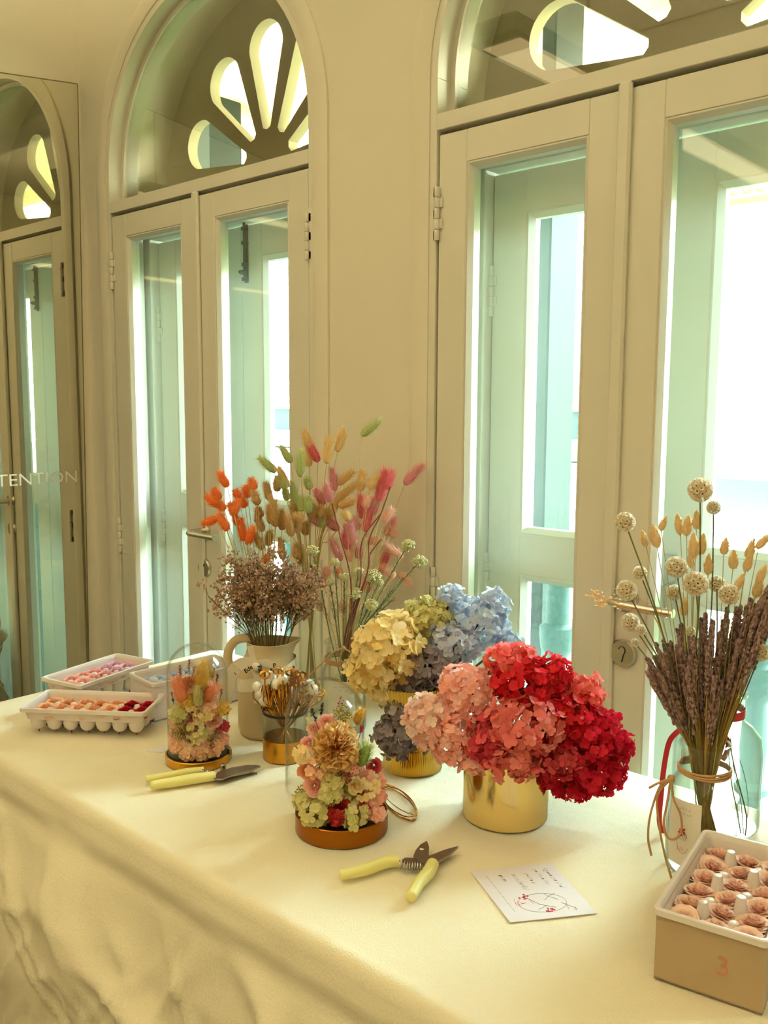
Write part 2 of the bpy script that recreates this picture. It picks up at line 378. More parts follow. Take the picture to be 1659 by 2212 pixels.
for cx, num in OP3:
    # raised plaster moulding, painted frame, arched fanlight frame
    struct(MB().add(ring(cx, .456, .505, 0, -.014, .0, b=.007)), 'trim_%d' % num, 'wall_paint', smooth=60)
    f = MB()
    for s_ in (-1, 1):
        a, b = sorted((cx + s_ * HI, cx + s_ * .50)); f.add(bbox(a, b, -.004, .10, 0, ZA, .001))
        a, b = sorted((cx + s_ * (HI - .016), cx + s_ * HI)); f.add(box(a, b, .050, .10, 0, 2.02))          # door stop
    f.add(ring(cx, HI, .50, ZA, -.004, .10, b=.0005))
    f.add(bbox(cx - HI, cx + HI, -.004, .10, 2.019, 2.052, .001)); f.add(box(cx - HI, cx + HI, .050, .10, 2.0, 2.019))
    f.add(ring(cx, HI - .012, HI, 2.052, .040, .06)); f.add(box(cx - HI, cx + HI, .040, .06, 2.052, 2.062))
    fr = struct(f, 'window_%d' % wn, 'door_paint', smooth=30); wn += 1
    g = MB(); pl = arch(cx, HI - .004, 2.056); g.add(prism(pl, 0, .004, xz(.046))); g.build('pane', 'fan_glass', fr, smooth=0)
    # two glazed leaves
    for s_, (a, b) in ((-1, (cx - HI + .004, cx - .010)), (1, (cx - .006, cx + HI - .004))):
        m, gs = glazed_leaf(a, b, .02, 2.009, 0, .045, .072, [(.02, .16), (1.945, 2.009)], .03)
        if s_ == 1: m.add(bbox(cx - .020, cx + .006, -.012, 0, .02, 2.0185, .004))                     # cover strip
        d = struct(m, 'door_%d' % dn, 'door_paint', smooth=30); dn += 1
        X0, X1, Z0, Z1 = gs[0]
        MB().add(box(X0 - .002, X1 + .002, .028, .032, Z0, Z1)).build('pane', 'pane_glass', d, smooth=0)
        for z in (1.85, 1.04, .3):
            h = MB(); hinge(h, a if s_ == -1 else b, -.006, z, 1 if s_ == -1 else -1); h.build('hinge', 'door_paint', d)
        if s_ == 1: handle(d, cx + .026 if num != 1 else cx - .006 + .006, 1.092, 1, num == 2)
    # outer pair of glazed doors, behind
    co = cx + (.012 if num == 2 else 0); y0 = .145; ho = .41
    f = MB()
    for s_ in (-1, 1): a, b = sorted((co + s_ * ho, cx + s_ * .50)); f.add(bbox(a, b, y0 - .03, y0 + .07, 0, 2.04, .002))
    f.add(bbox(cx - .5, cx + .5, y0 - .03, y0 + .07, 1.955, 2.10, .002))
    for s_ in (-1, 1): a, b = sorted((co + s_ * (ho - .012), co + s_ * ho)); f.add(box(a, b, y0 + .045, y0 + .07, 0, 1.955))
    struct(f, 'trim_%d' % (num + 3), 'outer_paint')
    for s_, (a, b) in ((-1, (co - ho + .003, co - .002)), (1, (co + .002, co + ho - .003))):
        m, gs = glazed_leaf(a, b, .02, 1.948, y0, .04, .086, [(.02, .22), (1.074, 1.164), (1.862, 1.948)], y0 + .02, bev=.016)
        d = struct(m, 'door_%d' % dn, 'outer_paint', smooth=30); dn += 1
        for X0, X1, Z0, Z1 in gs: MB().add(box(X0 - .002, X1 + .002, y0 + .018, y0 + .022, Z0, Z1)).build('pane', 'outer_glass', d, smooth=0)
        for z in (1.70, 1.06, .3):
            h = MB(); hinge(h, a if s_ == -1 else b, y0 - .006, z, 1 if s_ == -1 else -1); h.build('hinge', 'outer_paint', d)
        if s_ == 1:
            h = MB(); bx_ = a + .022 if num != 2 else a + .05
            if num != 2:
                h.add(bbox(bx_ - .008, bx_ + .008, y0 - .004, y0, 1.79, 1.95, .001)); h.add(tube([(bx_, y0 - .008, 1.80), (bx_, y0 - .008, 1.965)], .0045, 8))
                for zz in (1.80, 1.84, 1.9, 1.94): h.add(bbox(bx_ - .009, bx_ + .009, y0 - .013, y0, zz - .005, zz + .005, .001))
                h.add(lathe([(.006, -.01), (.007, 0), (.004, .01)], 10), M=frame_of((0, -1, 0)), at=(bx_, y0 - .018, 1.818))
                h.build('bolt', 'dark_metal', d)
            else:
                h.add(bbox(bx_ - .03, bx_ - .005, y0 - .006, y0, 1.04, 1.16, .002)); h.add(tube([(bx_ - .018, y0 - .005, 1.10), (bx_ - .018, y0 - .03, 1.10), (bx_ - .01, y0 - .035, 1.04)], .005, 8)); h.build('latch', 'steel', d)
    # pierced board over the outer doors: five rounded petals around a hub
    loops = [[(x, z) for x, z in arch(cx, .5, 2.06)]]
    for ang in (20, 55, 90, 125, 160):
        c_, s2 = math.cos(math.radians(ang)), math.sin(math.radians(ang)); lp = []
        r0, w0, r1, w1 = .105, .016, .325, .073
        for i in range(15):
            t = -PI / 2 + PI * i / 14; u = r1 + w1 * math.cos(t); v = w1 * math.sin(t); lp.append((u, v))
        lp += [(r0, w0), (r0 - .006, 0), (r0, -w0)]
        loops.append([(cx + u * c_ - v * s2, 2.135 + u * s2 + v * c_) for u, v in lp])
    bd = MB()
    for yy, ex in ((.262, .018),):
        V, F = curve_mesh(loops, ex, 'board'); bd.add(([(x, yy - w, z) for x, z, w in V], F))
    struct(bd, 'trim_%d' % (num + 6), 'fan_board', smooth=30)

# ---------------------------------------------------------------- mirror on the left wall
mir = thing('wall_mirror', 'tall frameless mirror on the left wall reflecting the arched door, with thin lettering', 'mirror', (XL, -.5, 1.4))
poly = [(-.012, 2.423), (-.045, .46), (-1.25, .40), (-1.25, 2.27)]
MB().add(prism(poly, 0, .005, lambda u, v, w: (XL + .001 + w, u, v))).build('glass_plate', 'mirror_silver', mir, smooth=0)
e = MB()
for (a, b), (c_, d_) in zip(poly, poly[1:] + poly[:1]): e.add(tube([(XL + .0035, a, b), (XL + .0035, c_, d_)], .003, 6))
e.build('edge_strip', 'mirror_edge', mir)
V, F = text_mesh('ATTENTION', .062, 0, align='RIGHT')
q0 = np.array([XL + .0065, -.075, 1.195])
def X_(px, py, x=XL + .0065):
    d = ray(px, py); return CAM + d * ((x - CAM[0]) / d[0])
qa, qb = X_(166, 1030), X_(0, 1033); wid = abs(qa[1] - qb[1])
xs = [v[0] for v in V]; W_ = max(xs) - min(xs); k = (wid / 6.6 * 9) / W_
MB().add(([(XL + .0064, qa[1] + (v[0] - max(xs)) * k, qa[2] + v[1] * k * .85) for v in V], F)).build('lettering', 'sign_white', mir, smooth=0)

# ---------------------------------------------------------------- outside: balcony rail, columns, houses opposite
YB = .95
bal = MB()
def baluster(n=20):
    return lathe([(.055, 0), (.055, .06), (.038, .07), (.045, .10), (.032, .13), (.036, .20), (.042, .30), (.038, .40), (.028, .47), (.046, .485), (.046, .50), (.030, .515), (.036, .60), (.030, .70), (.03, .72), (.052, .76), (.056, .80), (.056, .84)], n)
YB = .75
def struct_part(*a, **k): return struct(*a, **k)
g = thing('balcony_railing', 'teal balcony railing of turned balusters outside the doors', 'railing', (-1.3, YB, 0), None)
MB().add(bbox(-4.6, 2.6, YB - .045, YB + .045, .945, 1.0, .012)).build('handrail', 'teal_paint', g)
MB().add(bbox(-4.6, 2.6, YB - .06, YB + .06, -.1, -.02, .01)).build('bottom_rail', 'teal_paint', g)
k0 = -1.372
bm_ = MB().add(lathe([(.042, -.02), (.042, .06), (.034, .07), (.040, .10), (.030, .13), (.033, .22), (.040, .30), (.036, .38), (.026, .45), (.042, .465), (.042, .48), (.028, .495), (.034, .58), (.029, .68), (.028, .70), (.048, .735), (.052, .775), (.052, .80), (.034, .81), (.034, .945)], 20)).mesh('baluster', 'pale_teal')
for i in range(-10, 12):
    o = bpy.data.objects.new('baluster', bm_); C.objects.link(o); o.parent = g; o.location = (k0 + i * .292 + 1.3, 0, 0)
struct(MB().add(box(-9, 8, .3, 3.0, -.2, -.1)), 'trim_20', 'pavement')
struct(MB().add(box(-9, 8, .301, 1.75, 2.95, 3.05)).add(box(-9, 8, 1.70, 1.78, 2.88, 3.05)), 'trim_22', 'cream_ext')   # veranda roof
post = lambda x0, x1, y0, y1, lab: tag(MB().add(bbox(x0, x1, y0, y1, -.1, 2.95, .006)).build('veranda_post', 'teal_paint', None), lab, 'post')
post(-1.83, -1.772, 1.3, 1.49, 'slim teal veranda post seen through the left glass of the nearer doors')
post(-4.02, -3.72, 1.3, 1.50, 'broad teal veranda post seen through the farther doors')
# teal house opposite with white louvred shutters
t = thing('teal_house', 'teal painted house with white slatted shutters across the yard', 'building', (-6, 5, -.6))
MB().add(box(-30, -2.95, 5, 5.4, -.6, 3.3)).build('wall', 'teal_paint', t)
MB().add(box(-30, -2.95, 5.02, 5.4, 3.3, 9)).build('upper_wall', 'tan_ext', t)
MB().add(box(-30, -2.9, 4.86, 5, 1.08, 1.17)).add(box(-30, -2.9, 4.92, 5, 1.0, 1.08)).build('cornice', 'cream_ext', t)
for x0, x1 in ((-20, -18.2), (-16, -14.2), (-12.2, -10.6), (-8.42, -6.3), (-3.88, -3.05)):
    for z0, z1 in ((1.40, 2.94), (-.4, .98), (3.5, 5.0)):
        w = MB(); w.add(box(x0, x1, 4.97, 4.99, z0, z1))
        nx = max(1, round((x1 - x0) / .55)); dx = (x1 - x0) / nx
        for i in range(nx):
            a, b = x0 + i * dx, x0 + (i + 1) * dx
            for q in ((a, a + .05, z0, z1), (b - .05, b, z0, z1), (a + .05, b - .05, z0, z0 + .07), (a + .05, b - .05, z1 - .07, z1)): w.add(box(q[0], q[1], 4.93, 4.97, q[2], q[3]))
            zz = z0 + .09
            while zz < z1 - .12:
                w.add(([(a + .05, 4.97, zz + .10), (b - .05, 4.97, zz + .10), (b - .05, 4.945, zz), (a + .05, 4.945, zz)], [(0, 1, 2, 3)])); zz += .11
        w.build('shutter', 'white_ext', t)
t = thing('cream_shophouse', 'cream house with pink arch trim and a dark shop window, far beyond the right doors', 'building', (-2, 12, -.6))
MB().add(box(-9, 14, 12, 15, -.6, 4.4)).build('wall', 'cream_ext', t)
rf = MB(); rf.add(box(-9.3, 14, 11.6, 12.4, 4.36, 4.46))
for i in range(120): rf.add(lathe([(.07, 0), (.07, .5)], 8), M=frame_of((0, 1, -.15)), at=(-9.2 + i * .19, 11.5, 4.5))
rf.build('roof_tiles', 'terracotta', t)
for cx_ in (-5.6, -3.2, -.8, 1.6, 4.0, 6.4):
    w = MB(); A = arch(cx_, .72, 1.6, 20, 2.9); B = arch(cx_, .82, 1.6, 20, 2.9)
    for (a, b), (c_, d_), (e, f_), (g_, h_) in zip(A, A[1:], B[1:], B): w.add(([(a, 11.95, b), (c_, 11.95, d_), (e, 11.95, f_), (g_, 11.95, h_)] + [(g_, 12, h_), (e, 12, f_)], [(0, 1, 2, 3), (3, 2, 5, 4)]))
    w.build('arch_trim', 'pink_trim', t)
MB().add(box(-9, 14, 11.93, 12, .92, 1.06)).build('string_course', 'pink_trim', t)
for x0 in (-5.6, -2.6, .4, 3.4): MB().add(box(x0, x0 + 1.6, 11.95, 12, -.45, .36)).build('shop_window', 'dark_window', t)
struct(MB().add(box(-40, 40, 3.0, 40, -.7, -.6)), 'trim_21', 'pavement')
tag(MB().add(box(-2.6, 20, 3.0, 8.5, -.6, -.585)).build('lawn', 'grass'), 'strip of bright green grass below the balcony', 'grass', kind='stuff')

# ---------------------------------------------------------------- table and cloth
X0, X1, Y0, Y1 = -1.96, .75, -.785, -.05
t = thing('work_table', 'long table wholly covered by a cream cotton cloth', 'table', (-.6, -.4, 0))
MB().add(bbox(X0 + .02, X1 - .02, Y0 + .02, Y1 - .02, TZ - .04, TZ - .012, .002)).build('tabletop', 'floor_wood', t)
for x in (X0 + .08, X1 - .08):
    for y in (Y0 + .08, Y1 - .08): MB().add(bbox(x - .02, x + .02, y - .02, y + .02, 0, TZ - .04, .002)).build('leg', 'steel', t)
m, nt, b = newmat('cloth')
n1 = noise_node(nt, 3, 3); nt.links.new(mix_rgb(nt, lin((240, 233, 212)), lin((233, 224, 199)), n1.outputs['Fac']), b.inputs['Base Color'])
b.inputs['Roughness'].default_value = .9; b.inputs['Specular IOR Level'].default_value = .15; b.inputs['Sheen Weight'].default_value = .1
w = noise_node(nt, 420, 2, stretch=(1, 1, .4)); n2 = noise_node(nt, 4, 3, .5, stretch=(1.0, 1.9, .7))
bp = nt.nodes.new('ShaderNodeBump'); bp.inputs['Distance'].default_value = .0009; nt.links.new(w.outputs['Fac'], bp.inputs['Height'])
bp2 = nt.nodes.new('ShaderNodeBump'); bp2.inputs['Distance'].default_value = .012; nt.links.new(n2.outputs['Fac'], bp2.inputs['Height'])
bp2.inputs['Strength'].default_value = .5
nt.links.new(bp2.outputs[0], bp.inputs['Normal']); nt.links.new(bp.outputs[0], b.inputs['Normal'])
def cloth():
    R_ = .022; drop = .735; st = .009
    xs = np.arange(X0 - drop, X1 + .25, st * 1.1); ys = np.arange(Y0 - drop, Y1 + .26, st)
    V = np.zeros((len(xs), len(ys), 3)); rc = .03
    for i, x in enumerate(xs):
        for j, y in enumerate(ys):
            cx_ = min(max(x, X0 + rc), X1 - rc); cy_ = min(max(y, Y0 + rc), Y1 - rc)
            dx, dy = x - cx_, y - cy_; d = math.hypot(dx, dy) - rc
            px_, py_ = x, y; z = TZ
            if d > 0:
                nx_, ny_ = dx / (d + rc), dy / (d + rc)
                bx, by = cx_ + nx_ * rc, cy_ + ny_ * rc
                if d < R_ * PI / 2: o, dz = R_ * math.sin(d / R_), R_ * (1 - math.cos(d / R_))
                else: o, dz = R_, R_ + (d - R_ * PI / 2)
                dz = min(dz, .765)
                # hanging folds: broad slanting drapes growing downwards, deeper round the corner
                g_ = min(1, max(0, (dz - .03) / .25))
                s = x if abs(ny_) > abs(nx_) else -y
                ang = math.atan2(-ny_, -nx_)
                pc, al = dz - .55 * s, dz * .55 + s                       # creases run down and to the right
                wob = .05 * noise.noise((al * 2.5, pc * 1.5, 4.))
                q = noise.noise((pc * 3.2 + wob * 6, al * 1.3, 3.1)) + .4 * noise.noise((s * 4 + dz, dz * 1.2, 7.7))
                rdg = max(0, 1 - abs(noise.noise((pc * 3.4 + wob * 9, al * 1.1, 11.))) * 5) ** 2
                r2_ = max(0, 1 - abs(noise.noise((pc * 7 + wob * 12, al * 2.0, 21.))) * 6) ** 2; r3_ = max(0, 1 - abs(noise.noise((s * 8 + dz * 3, dz * 3, 31.))) * 6) ** 2
                g_ = min(1, max(0, (dz - .05) / .12)) if ny_ <= .6 else 0
                o += g_ * (.016 + .026 * q * min(1, dz / .3) + .017 * rdg + .010 * r2_ + .006 * r3_)
                corner = (0 if ny_ > .1 else 1) * min(abs(nx_), abs(ny_)) * 2
                o += corner * g_ * .05 * (1 + math.sin(ang * 9 + dz * 3))
                r2_ = max(0, 1 - abs(noise.noise((s * 3.5 - dz * 2.2, dz * 3.2 + s, 21.)) * 3.2)) ** 2; r3_ = max(0, 1 - abs(noise.noise((s * 7 + dz * 6, dz * 4 - s * 2, 31.)) * 3.5)) ** 2
                g_ = min(1, max(0, (dz - .05) / .12)) if ny_ <= .6 else 0
                o += g_ * (.014 + .030 * q * min(1, dz / .3) + .022 * rdg + .012 * r2_ + .008 * r3_) + corner * g_ * .05 * (1 + math.sin(ang * 9 + dz * 3))
                # the hem roll along the edge
                o += .007 * math.exp(-((dz - .045) / .014) ** 2) * (1 + .5 * noise.noise((s * 9, 0, 0))) - .004 * math.exp(-((dz - .075) / .012) ** 2)
                px_, py_, z = bx + nx_ * o, by + ny_ * o, TZ - dz
            else:
                e = min(1, -d / .06)
                z += e * .0012 * (noise.noise((x * 9, y * 9, 0)) ) + e * (.0022 * max(0, 1 - abs(noise.noise((x * 3 + y * 2, y * 4 - x, 5)) * 14)) + .0016 * max(0, 1 - abs(noise.noise((x * 2 - y * 5, y * 2, 8)) * 18))) 
                z -= (1 - e) * .0015
            V[i, j] = px_, py_, z
    a, b = V.shape[:2]; F = [(i * b + j, (i + 1) * b + j, (i + 1) * b + j + 1, i * b + j + 1) for i in range(a - 1) for j in range(b - 1)]
    return V.reshape(-1, 3), F
o = MB().add(cloth()).build('tablecloth', 'cloth', smooth=180)
tag(o, 'plain cream cotton tablecloth draped over the long table down to the floor', 'tablecloth')
sm = o.modifiers.new('thickness', 'SOLIDIFY'); sm.thickness = .0012; sm.offset = -1
TZ += .0016

# ---------------------------------------------------------------- flower templates
def petal_grid(w, l, cup, nu=3, nv=3, tipw=.75):
    """rounded petal in local frame, base at the origin, growing along +x, facing +z"""
    V = []
    for j in range(nv + 1):
        t = j / nv; ww = w * math.sin(PI * (.12 + .76 * t) ** .85) * (1 if t < .9 else tipw)
        for i in range(nu + 1):
            s = 2 * i / nu - 1
            V.append((l * t * (1 - .12 * s * s * t), ww * s, cup * (s * s * .5 + t * t * .6) * l))
    F = [(j * (nu + 1) + i, j * (nu + 1) + i + 1, (j + 1) * (nu + 1) + i + 1, (j + 1) * (nu + 1) + i) for j in range(nv) for i in range(nu)]
    return np.array(V), F
def round_petal(w, cup, n=9):
    V = [(0, 0, 0), (.55, 0, -cup * .25)]
    for i in range(n):
        a = -2.35 + 4.7 * i / (n - 1); u = .56 + .44 * math.cos(a); v = w * math.sin(a) * (.75 + .25 * u)
        V.append((u, v, cup * (u * u * .35 + v * v * .9) + .04 * math.sin(a * 3)))
    F = [(1, 2 + i, 3 + i) for i in range(n - 1)] + [(0, 2, 1), (0, 1, 1 + n)]
    return np.array(V), F
def merge(parts):
    V = []; F = []; n = 0
    for v, f in parts: V.append(np.asarray(v)); F += [tuple(i + n for i in q) for q in f]; n += len(v)
    return np.concatenate(V), F
def rotz(V, a):
    c, s = math.cos(a), math.sin(a); V = np.asarray(V); return np.stack([V[:, 0] * c - V[:, 1] * s, V[:, 0] * s + V[:, 1] * c, V[:, 2]], 1)
def tilt(V, a):                                                          # about the y axis, raises +x
    c, s = math.cos(a), math.sin(a); V = np.asarray(V); return np.stack([V[:, 0] * c - V[:, 2] * s, V[:, 1], V[:, 0] * s + V[:, 2] * c], 1)
FLORETS = []
for k in range(5):                                                       # four-petalled hydrangea floret, unit radius
    ps = []
    for q in range(4):
        v, f = round_petal(.50 + .08 * RNG.random(), .22 + .2 * RNG.normal())
        v = tilt(v, .15 + .45 * RNG.random() - .15); ps.append((rotz(v, q * PI / 2 + RNG.normal() * .14) + np.array([0, 0, .04 * (q % 2)]), f))
    FLORETS.append(merge(ps))
def scatter(mb, tmpls, pos, nrm, size, mat=0, tint=None):
    for k in range(len(pos)):
        v, f = tmpls[k % len(tmpls)]
        fr = frame_of(nrm[k]); a = RNG.random() * 2 * PI
        mb.add((rotz(v, a) * (size[k] if np.ndim(size) else size), f), mat, RNG.random() if tint is None else tint[k], M=fr, at=pos[k])
def fib(n, jit=.25):
    i = np.arange(n) + .5; ph = np.arccos(1 - 2 * i / n); th = PI * (1 + 5 ** .5) * i
    d = np.stack([np.cos(th) * np.sin(ph), np.sin(th) * np.sin(ph), np.cos(ph)], 1) + RNG.normal(size=(n, 3)) * jit * 2 / math.sqrt(n)
    return d / np.linalg.norm(d, axis=1)[:, None]
ROSE_TINT = []
def rosette(n=34):
    """open garden rose of unit radius seen along +z: many thin wavy petal walls leaning outward"""
    ps = []; a0 = 0; nu = 9
    for i in range(n):
        t = i / (n - 1); r = .06 + .50 * t ** .9; h = .56 - .40 * t; span = 2.5 - 1.3 * t; a0 += 2.39 + .3 * RNG.normal() * .5; lean = .05 + .42 * t ** 1.3; ph = RNG.random() * 6
        V = []
        for j in range(4):
            v = j / 3
            for q in range(nu + 1):
                w = 2 * q / nu - 1; aa = a0 + w * span / 2 * (.55 + .45 * v); rr = r * (.6 + .4 * v) + lean * v * v + .022 * math.sin(w * 7 + ph) * v + .05 * w * (1 - t)
                V.append((rr * math.cos(aa), rr * math.sin(aa), h * v * (1 - .22 * w * w * v) - .05 * t * v + .02 * math.sin(w * 5 + ph * 2) * v))
        F = [(j * (nu + 1) + q, j * (nu + 1) + q + 1, (j + 1) * (nu + 1) + q + 1, (j + 1) * (nu + 1) + q) for j in range(3) for q in range(nu)]
        ps.append((np.array(V), F))
    m = merge(ps); ROSE_TINT.append(np.tile(np.repeat(np.array([0, .25, .6, 1.]), nu + 1), n)); return m
def rose(n=24, open_=.6, ruffle=.0, nu=6, nv=3, tight=.12):
    """rose of unit radius seen along +z: spiral of upright inner petals, leaning outer ones"""
    ps = []; a0 = 0
    for i in range(n):
        t = i / (n - 1); r = tight + (.62 - tight) * t; h = .62 - .22 * t; span = 2.2 - .9 * t; a0 += 2.2 + .25 * RNG.random()
        V = []
        for j in range(nv + 1):
            v = j / nv
            for q in range(nu + 1):
                s = 2 * q / nu - 1; rr = r * (.55 + .45 * v ** .6) + open_ * t * .42 * v ** 2.2 + .05 * s * (1 - t) + .03 * math.sin(s * 9 + i) * ruffle * v
                aa = a0 + s * span / 2 * (.6 + .4 * math.sin(PI * (.25 + .6 * v)))
                z = h * v * (1 - .28 * s * s * v) - open_ * t * .16 * v ** 3 - .1 * t
                V.append((rr * math.cos(aa), rr * math.sin(aa), z))
        F = [(j * (nu + 1) + q, j * (nu + 1) + q + 1, (j + 1) * (nu + 1) + q + 1, (j + 1) * (nu + 1) + q) for j in range(nv) for q in range(nu)]
        ps.append((np.array(V), F))
    return merge(ps)
ROSES = [rose(26, .75, .6), rose(24, .6, .8), rose(28, .85, .5)]
RSET = [rosette(32), rosette(38), rosette(28)]
TIGHT = rose(20, .35, 0, tight=.07)
def carnation(n=150):
    ps = []
    for k, d in enumerate(fib(n, .3)):
        if d[2] < -.35: continue
        V = []; nu = 6; r0 = .30 if k % 2 else .12; L = (.62 if k % 2 else .70) + .15 * RNG.random()
        for j in range(3):
            for q in range(nu + 1):
                s = 2 * q / nu - 1; V.append((r0 + L * j / 2 * (1 - .1 * (q % 2) * (j == 2)), .19 * s * (.4 + .6 * j / 2) * 1.4, .10 * (-1) ** q * j / 2 + .05 * RNG.normal() * j))
        F = [(j * (nu + 1) + q, j * (nu + 1) + q + 1, (j + 1) * (nu + 1) + q + 1, (j + 1) * (nu + 1) + q) for j in range(2) for q in range(nu)]
        V = np.array(V); fr = frame_of(d); a = RNG.random() * PI
        V = V[:, [1, 2, 0]]; V = rotz(V, a) @ fr.T; ps.append((V, F))
    return merge(ps)
CARN = carnation()
def tail(n=420):
    """bunny tail grass head, base at origin, unit length along +z, hairy"""
    prof = [(.02, 0), (.12, .04), (.17, .18), (.175, .4), (.15, .65), (.10, .85), (.04, .97), (.004, 1.)]
    m = MB(); m.add(lathe(prof, 12), tint=.25)
    for k in range(n):
        t = RNG.random() ** .9; z = .03 + .93 * t; r = np.interp(z, [p[1] for p in prof], [p[0] for p in prof]); a = RNG.random() * 2 * PI
        p = np.array([r * math.cos(a), r * math.sin(a), z]); d = np.array([math.cos(a) * .75, math.sin(a) * .75, .9]); L = .13 + .14 * RNG.random()
        u = np.array([-math.sin(a), math.cos(a), 0]) * .011
        m.add((np.array([p * .97 - u, p * .97 + u, p + d * L]), [(0, 1, 2)]), tint=.6 + .4 * RNG.random())
    return m
def template_mesh(mb, name, mt): return mb.mesh(name, mt)
def place(name, me, parent, pos, d, size, roll=None):
    o = bpy.data.objects.new(name, me); C.objects.link(o)
    base = LOC[parent.name] if parent else np.zeros(3)
    M = Matrix(frame_of(d).tolist()) @ Matrix.Rotation(RNG.random() * 6.28 if roll is None else roll, 3, 'Z')
    s = size if np.ndim(size) else (size,) * 3
    M4 = M.to_4x4() @ Matrix.Diagonal((*s, 1)); M4.translation = Vector(tuple(np.asarray(pos) - base))
    if parent: o.parent = parent; LOC[o.name] = base
    o.matrix_basis = M4; return o
def unit(v): v = np.asarray(v, float); return v / np.linalg.norm(v)
def stem_path(a, b, sag=.0, n=6, end_dir=None):
    """gently bent stem from a (in the vase) to b"""
    a, b = np.asarray(a, float), np.asarray(b, float); L = np.linalg.norm(b - a)
    pts = []
    for i in range(n + 1):
        t = i / n; p = a + (b - a) * t; p[2] += sag * L * math.sin(PI * t); pts.append(p)
    return pts

# ---------------------------------------------------------------- hydrangeas
petal('pet_yellow', (255, 230, 154), (255, 243, 200)); petal('pet_green', (218, 212, 140), (234, 224, 166)); petal('pet_blue', (206, 224, 255), (232, 242, 255), .45)
petal('pet_blue_grey', (190, 196, 224), (226, 232, 250)); petal('pet_grey', (150, 138, 146), (188, 176, 184)); petal('pet_pale_pink', (255, 212, 204), (255, 238, 230), .4)
petal('pet_salmon', (255, 188, 176), (255, 218, 208), .4); petal('pet_coral', (226, 104, 108), (244, 156, 150), .35); petal('pet_rose', (196, 52, 72), (226, 96, 104))
petal('pet_red', (206, 14, 38), (232, 52, 62), .35); petal('pet_crimson', (196, 10, 44), (222, 34, 66), .35); petal('pet_lightcoral', (240, 96, 98), (252, 150, 144), .45)
mat('stem_brown', (112, 84, 50), .8); mat('stem_green', (108, 112, 62), .8); mat('stem_straw', (200, 176, 110), .8)
def hydrangea(px, py, rx, ry, Vc, off, pm, label, group, base, fl=.0085, n=None, rough=.16, depth=None):
    c = N(px, py, Vc, off); s = scale_at(c); rx *= s; ry *= s; rd = (depth or (rx + ry) / 2)
    t = thing('hydrangea_head', label, 'flower', c, group)
    n = n or int(1.05 * 4 * PI * ((rx * ry * rd) ** (2 / 3)) / (fl * fl) * .55)
    h = VH(c); side = np.array([h[1], -h[0], 0]); up = np.array([0, 0, 1.])
    d = fib(n, .5); m = MB()
    nv = np.array([[noise.noise((q[0] * 2.4 + px, q[1] * 2.4, q[2] * 2.4))] for q in d]); r = 1 + rough * nv * 2 - .30 * RNG.random((n, 1)) ** 2
    pos = (d[:, [0]] * side * rx + d[:, [1]] * h * rd + d[:, [2]] * up * ry) * r * .93
    nr = d[:, [0]] * side / rx + d[:, [1]] * h / rd + d[:, [2]] * up / ry; nr = nr / np.linalg.norm(nr, axis=1)[:, None] + RNG.normal(size=(n, 3)) * .45
    scatter(m, FLORETS, c + pos, nr, fl * (.85 + .5 * RNG.random(n)))
    m.build('floret_cluster', pm, t, smooth=180)
    m = MB(); m.add(tube(stem_path(base, c, .05), .0022, 6))
    for k in range(9):
        q = pos[RNG.integers(n)] * .8; m.add(tube([c - (c - base) * .12, c + q * .4, c + q], [.0015, .001, .0006], 5))
    m.build('stem', 'stem_brown', t)
    return t
# pleated hourglass vase and smooth gold pot
mt, nt_, b_ = newmat('gold'); n_ = noise_node(nt_, 4, 2); nt_.links.new(mix_rgb(nt_, lin((246, 228, 168)), lin((234, 212, 146)), n_.outputs['Fac']), b_.inputs['Base Color']); b_.inputs['Metallic'].default_value = 1; b_.inputs['Roughness'].default_value = .13
mat('gold_brushed', (214, 160, 62), .28, 1., c2=(196, 142, 50), ns=3, stretch=(1, 1, 30)); mat('bronze', (156, 96, 30), .32, 1., c2=(136, 80, 22), ns=4, stretch=(1, 1, 20)); mat('black_inside', (30, 26, 26), .5)
V1 = base_at(890, 1681, .053); V2 = base_at(1090, 1803, .069)
def pleat(prof, n=72, amp=.0022):
    V, F = lathe(prof, n * 2, True, False); V = np.array(V); k = len(prof)
    for j in range(k):
        for i in range(n * 2):
            q = V[j * n * 2 + i]; r = math.hypot(q[0], q[1]); f = (r + (amp if i % 2 else -amp)) / r; q[0] *= f; q[1] *= f
    return V, F
t = thing('gold_vase', 'pleated hourglass gold vase holding yellow, green, blue and grey hydrangeas', 'vase', V1)
prof = [(.053, .0), (.0535, .004), (.049, .03), (.041, .065), (.040, .08), (.052, .115), (.066, .15), (.071, .165)]
MB().add(pleat(prof), at=V1).add(pleat([(r - .003, z) for r, z in prof[3:]]), at=V1).build('vase_body', 'gold', t, smooth=20)
t = thing('gold_pot', 'smooth cylindrical gold pot holding pink and red hydrangeas', 'vase', V2)
MB().add(lathe([(.060, 0), (.066, .001), (.069, .004), (.069, .128), (.0675, .130), (.066, .128), (.066, .006), (.0, .006)], 64, True, False), at=V2).build('pot_body', 'gold', t, smooth=35)
b1 = V1 + np.array([0, 0, .07]); b2 = V2 + np.array([0, 0, .03])
G1 = 'hydrangeas in the pleated gold vase'; G2 = 'hydrangeas in the gold pot'
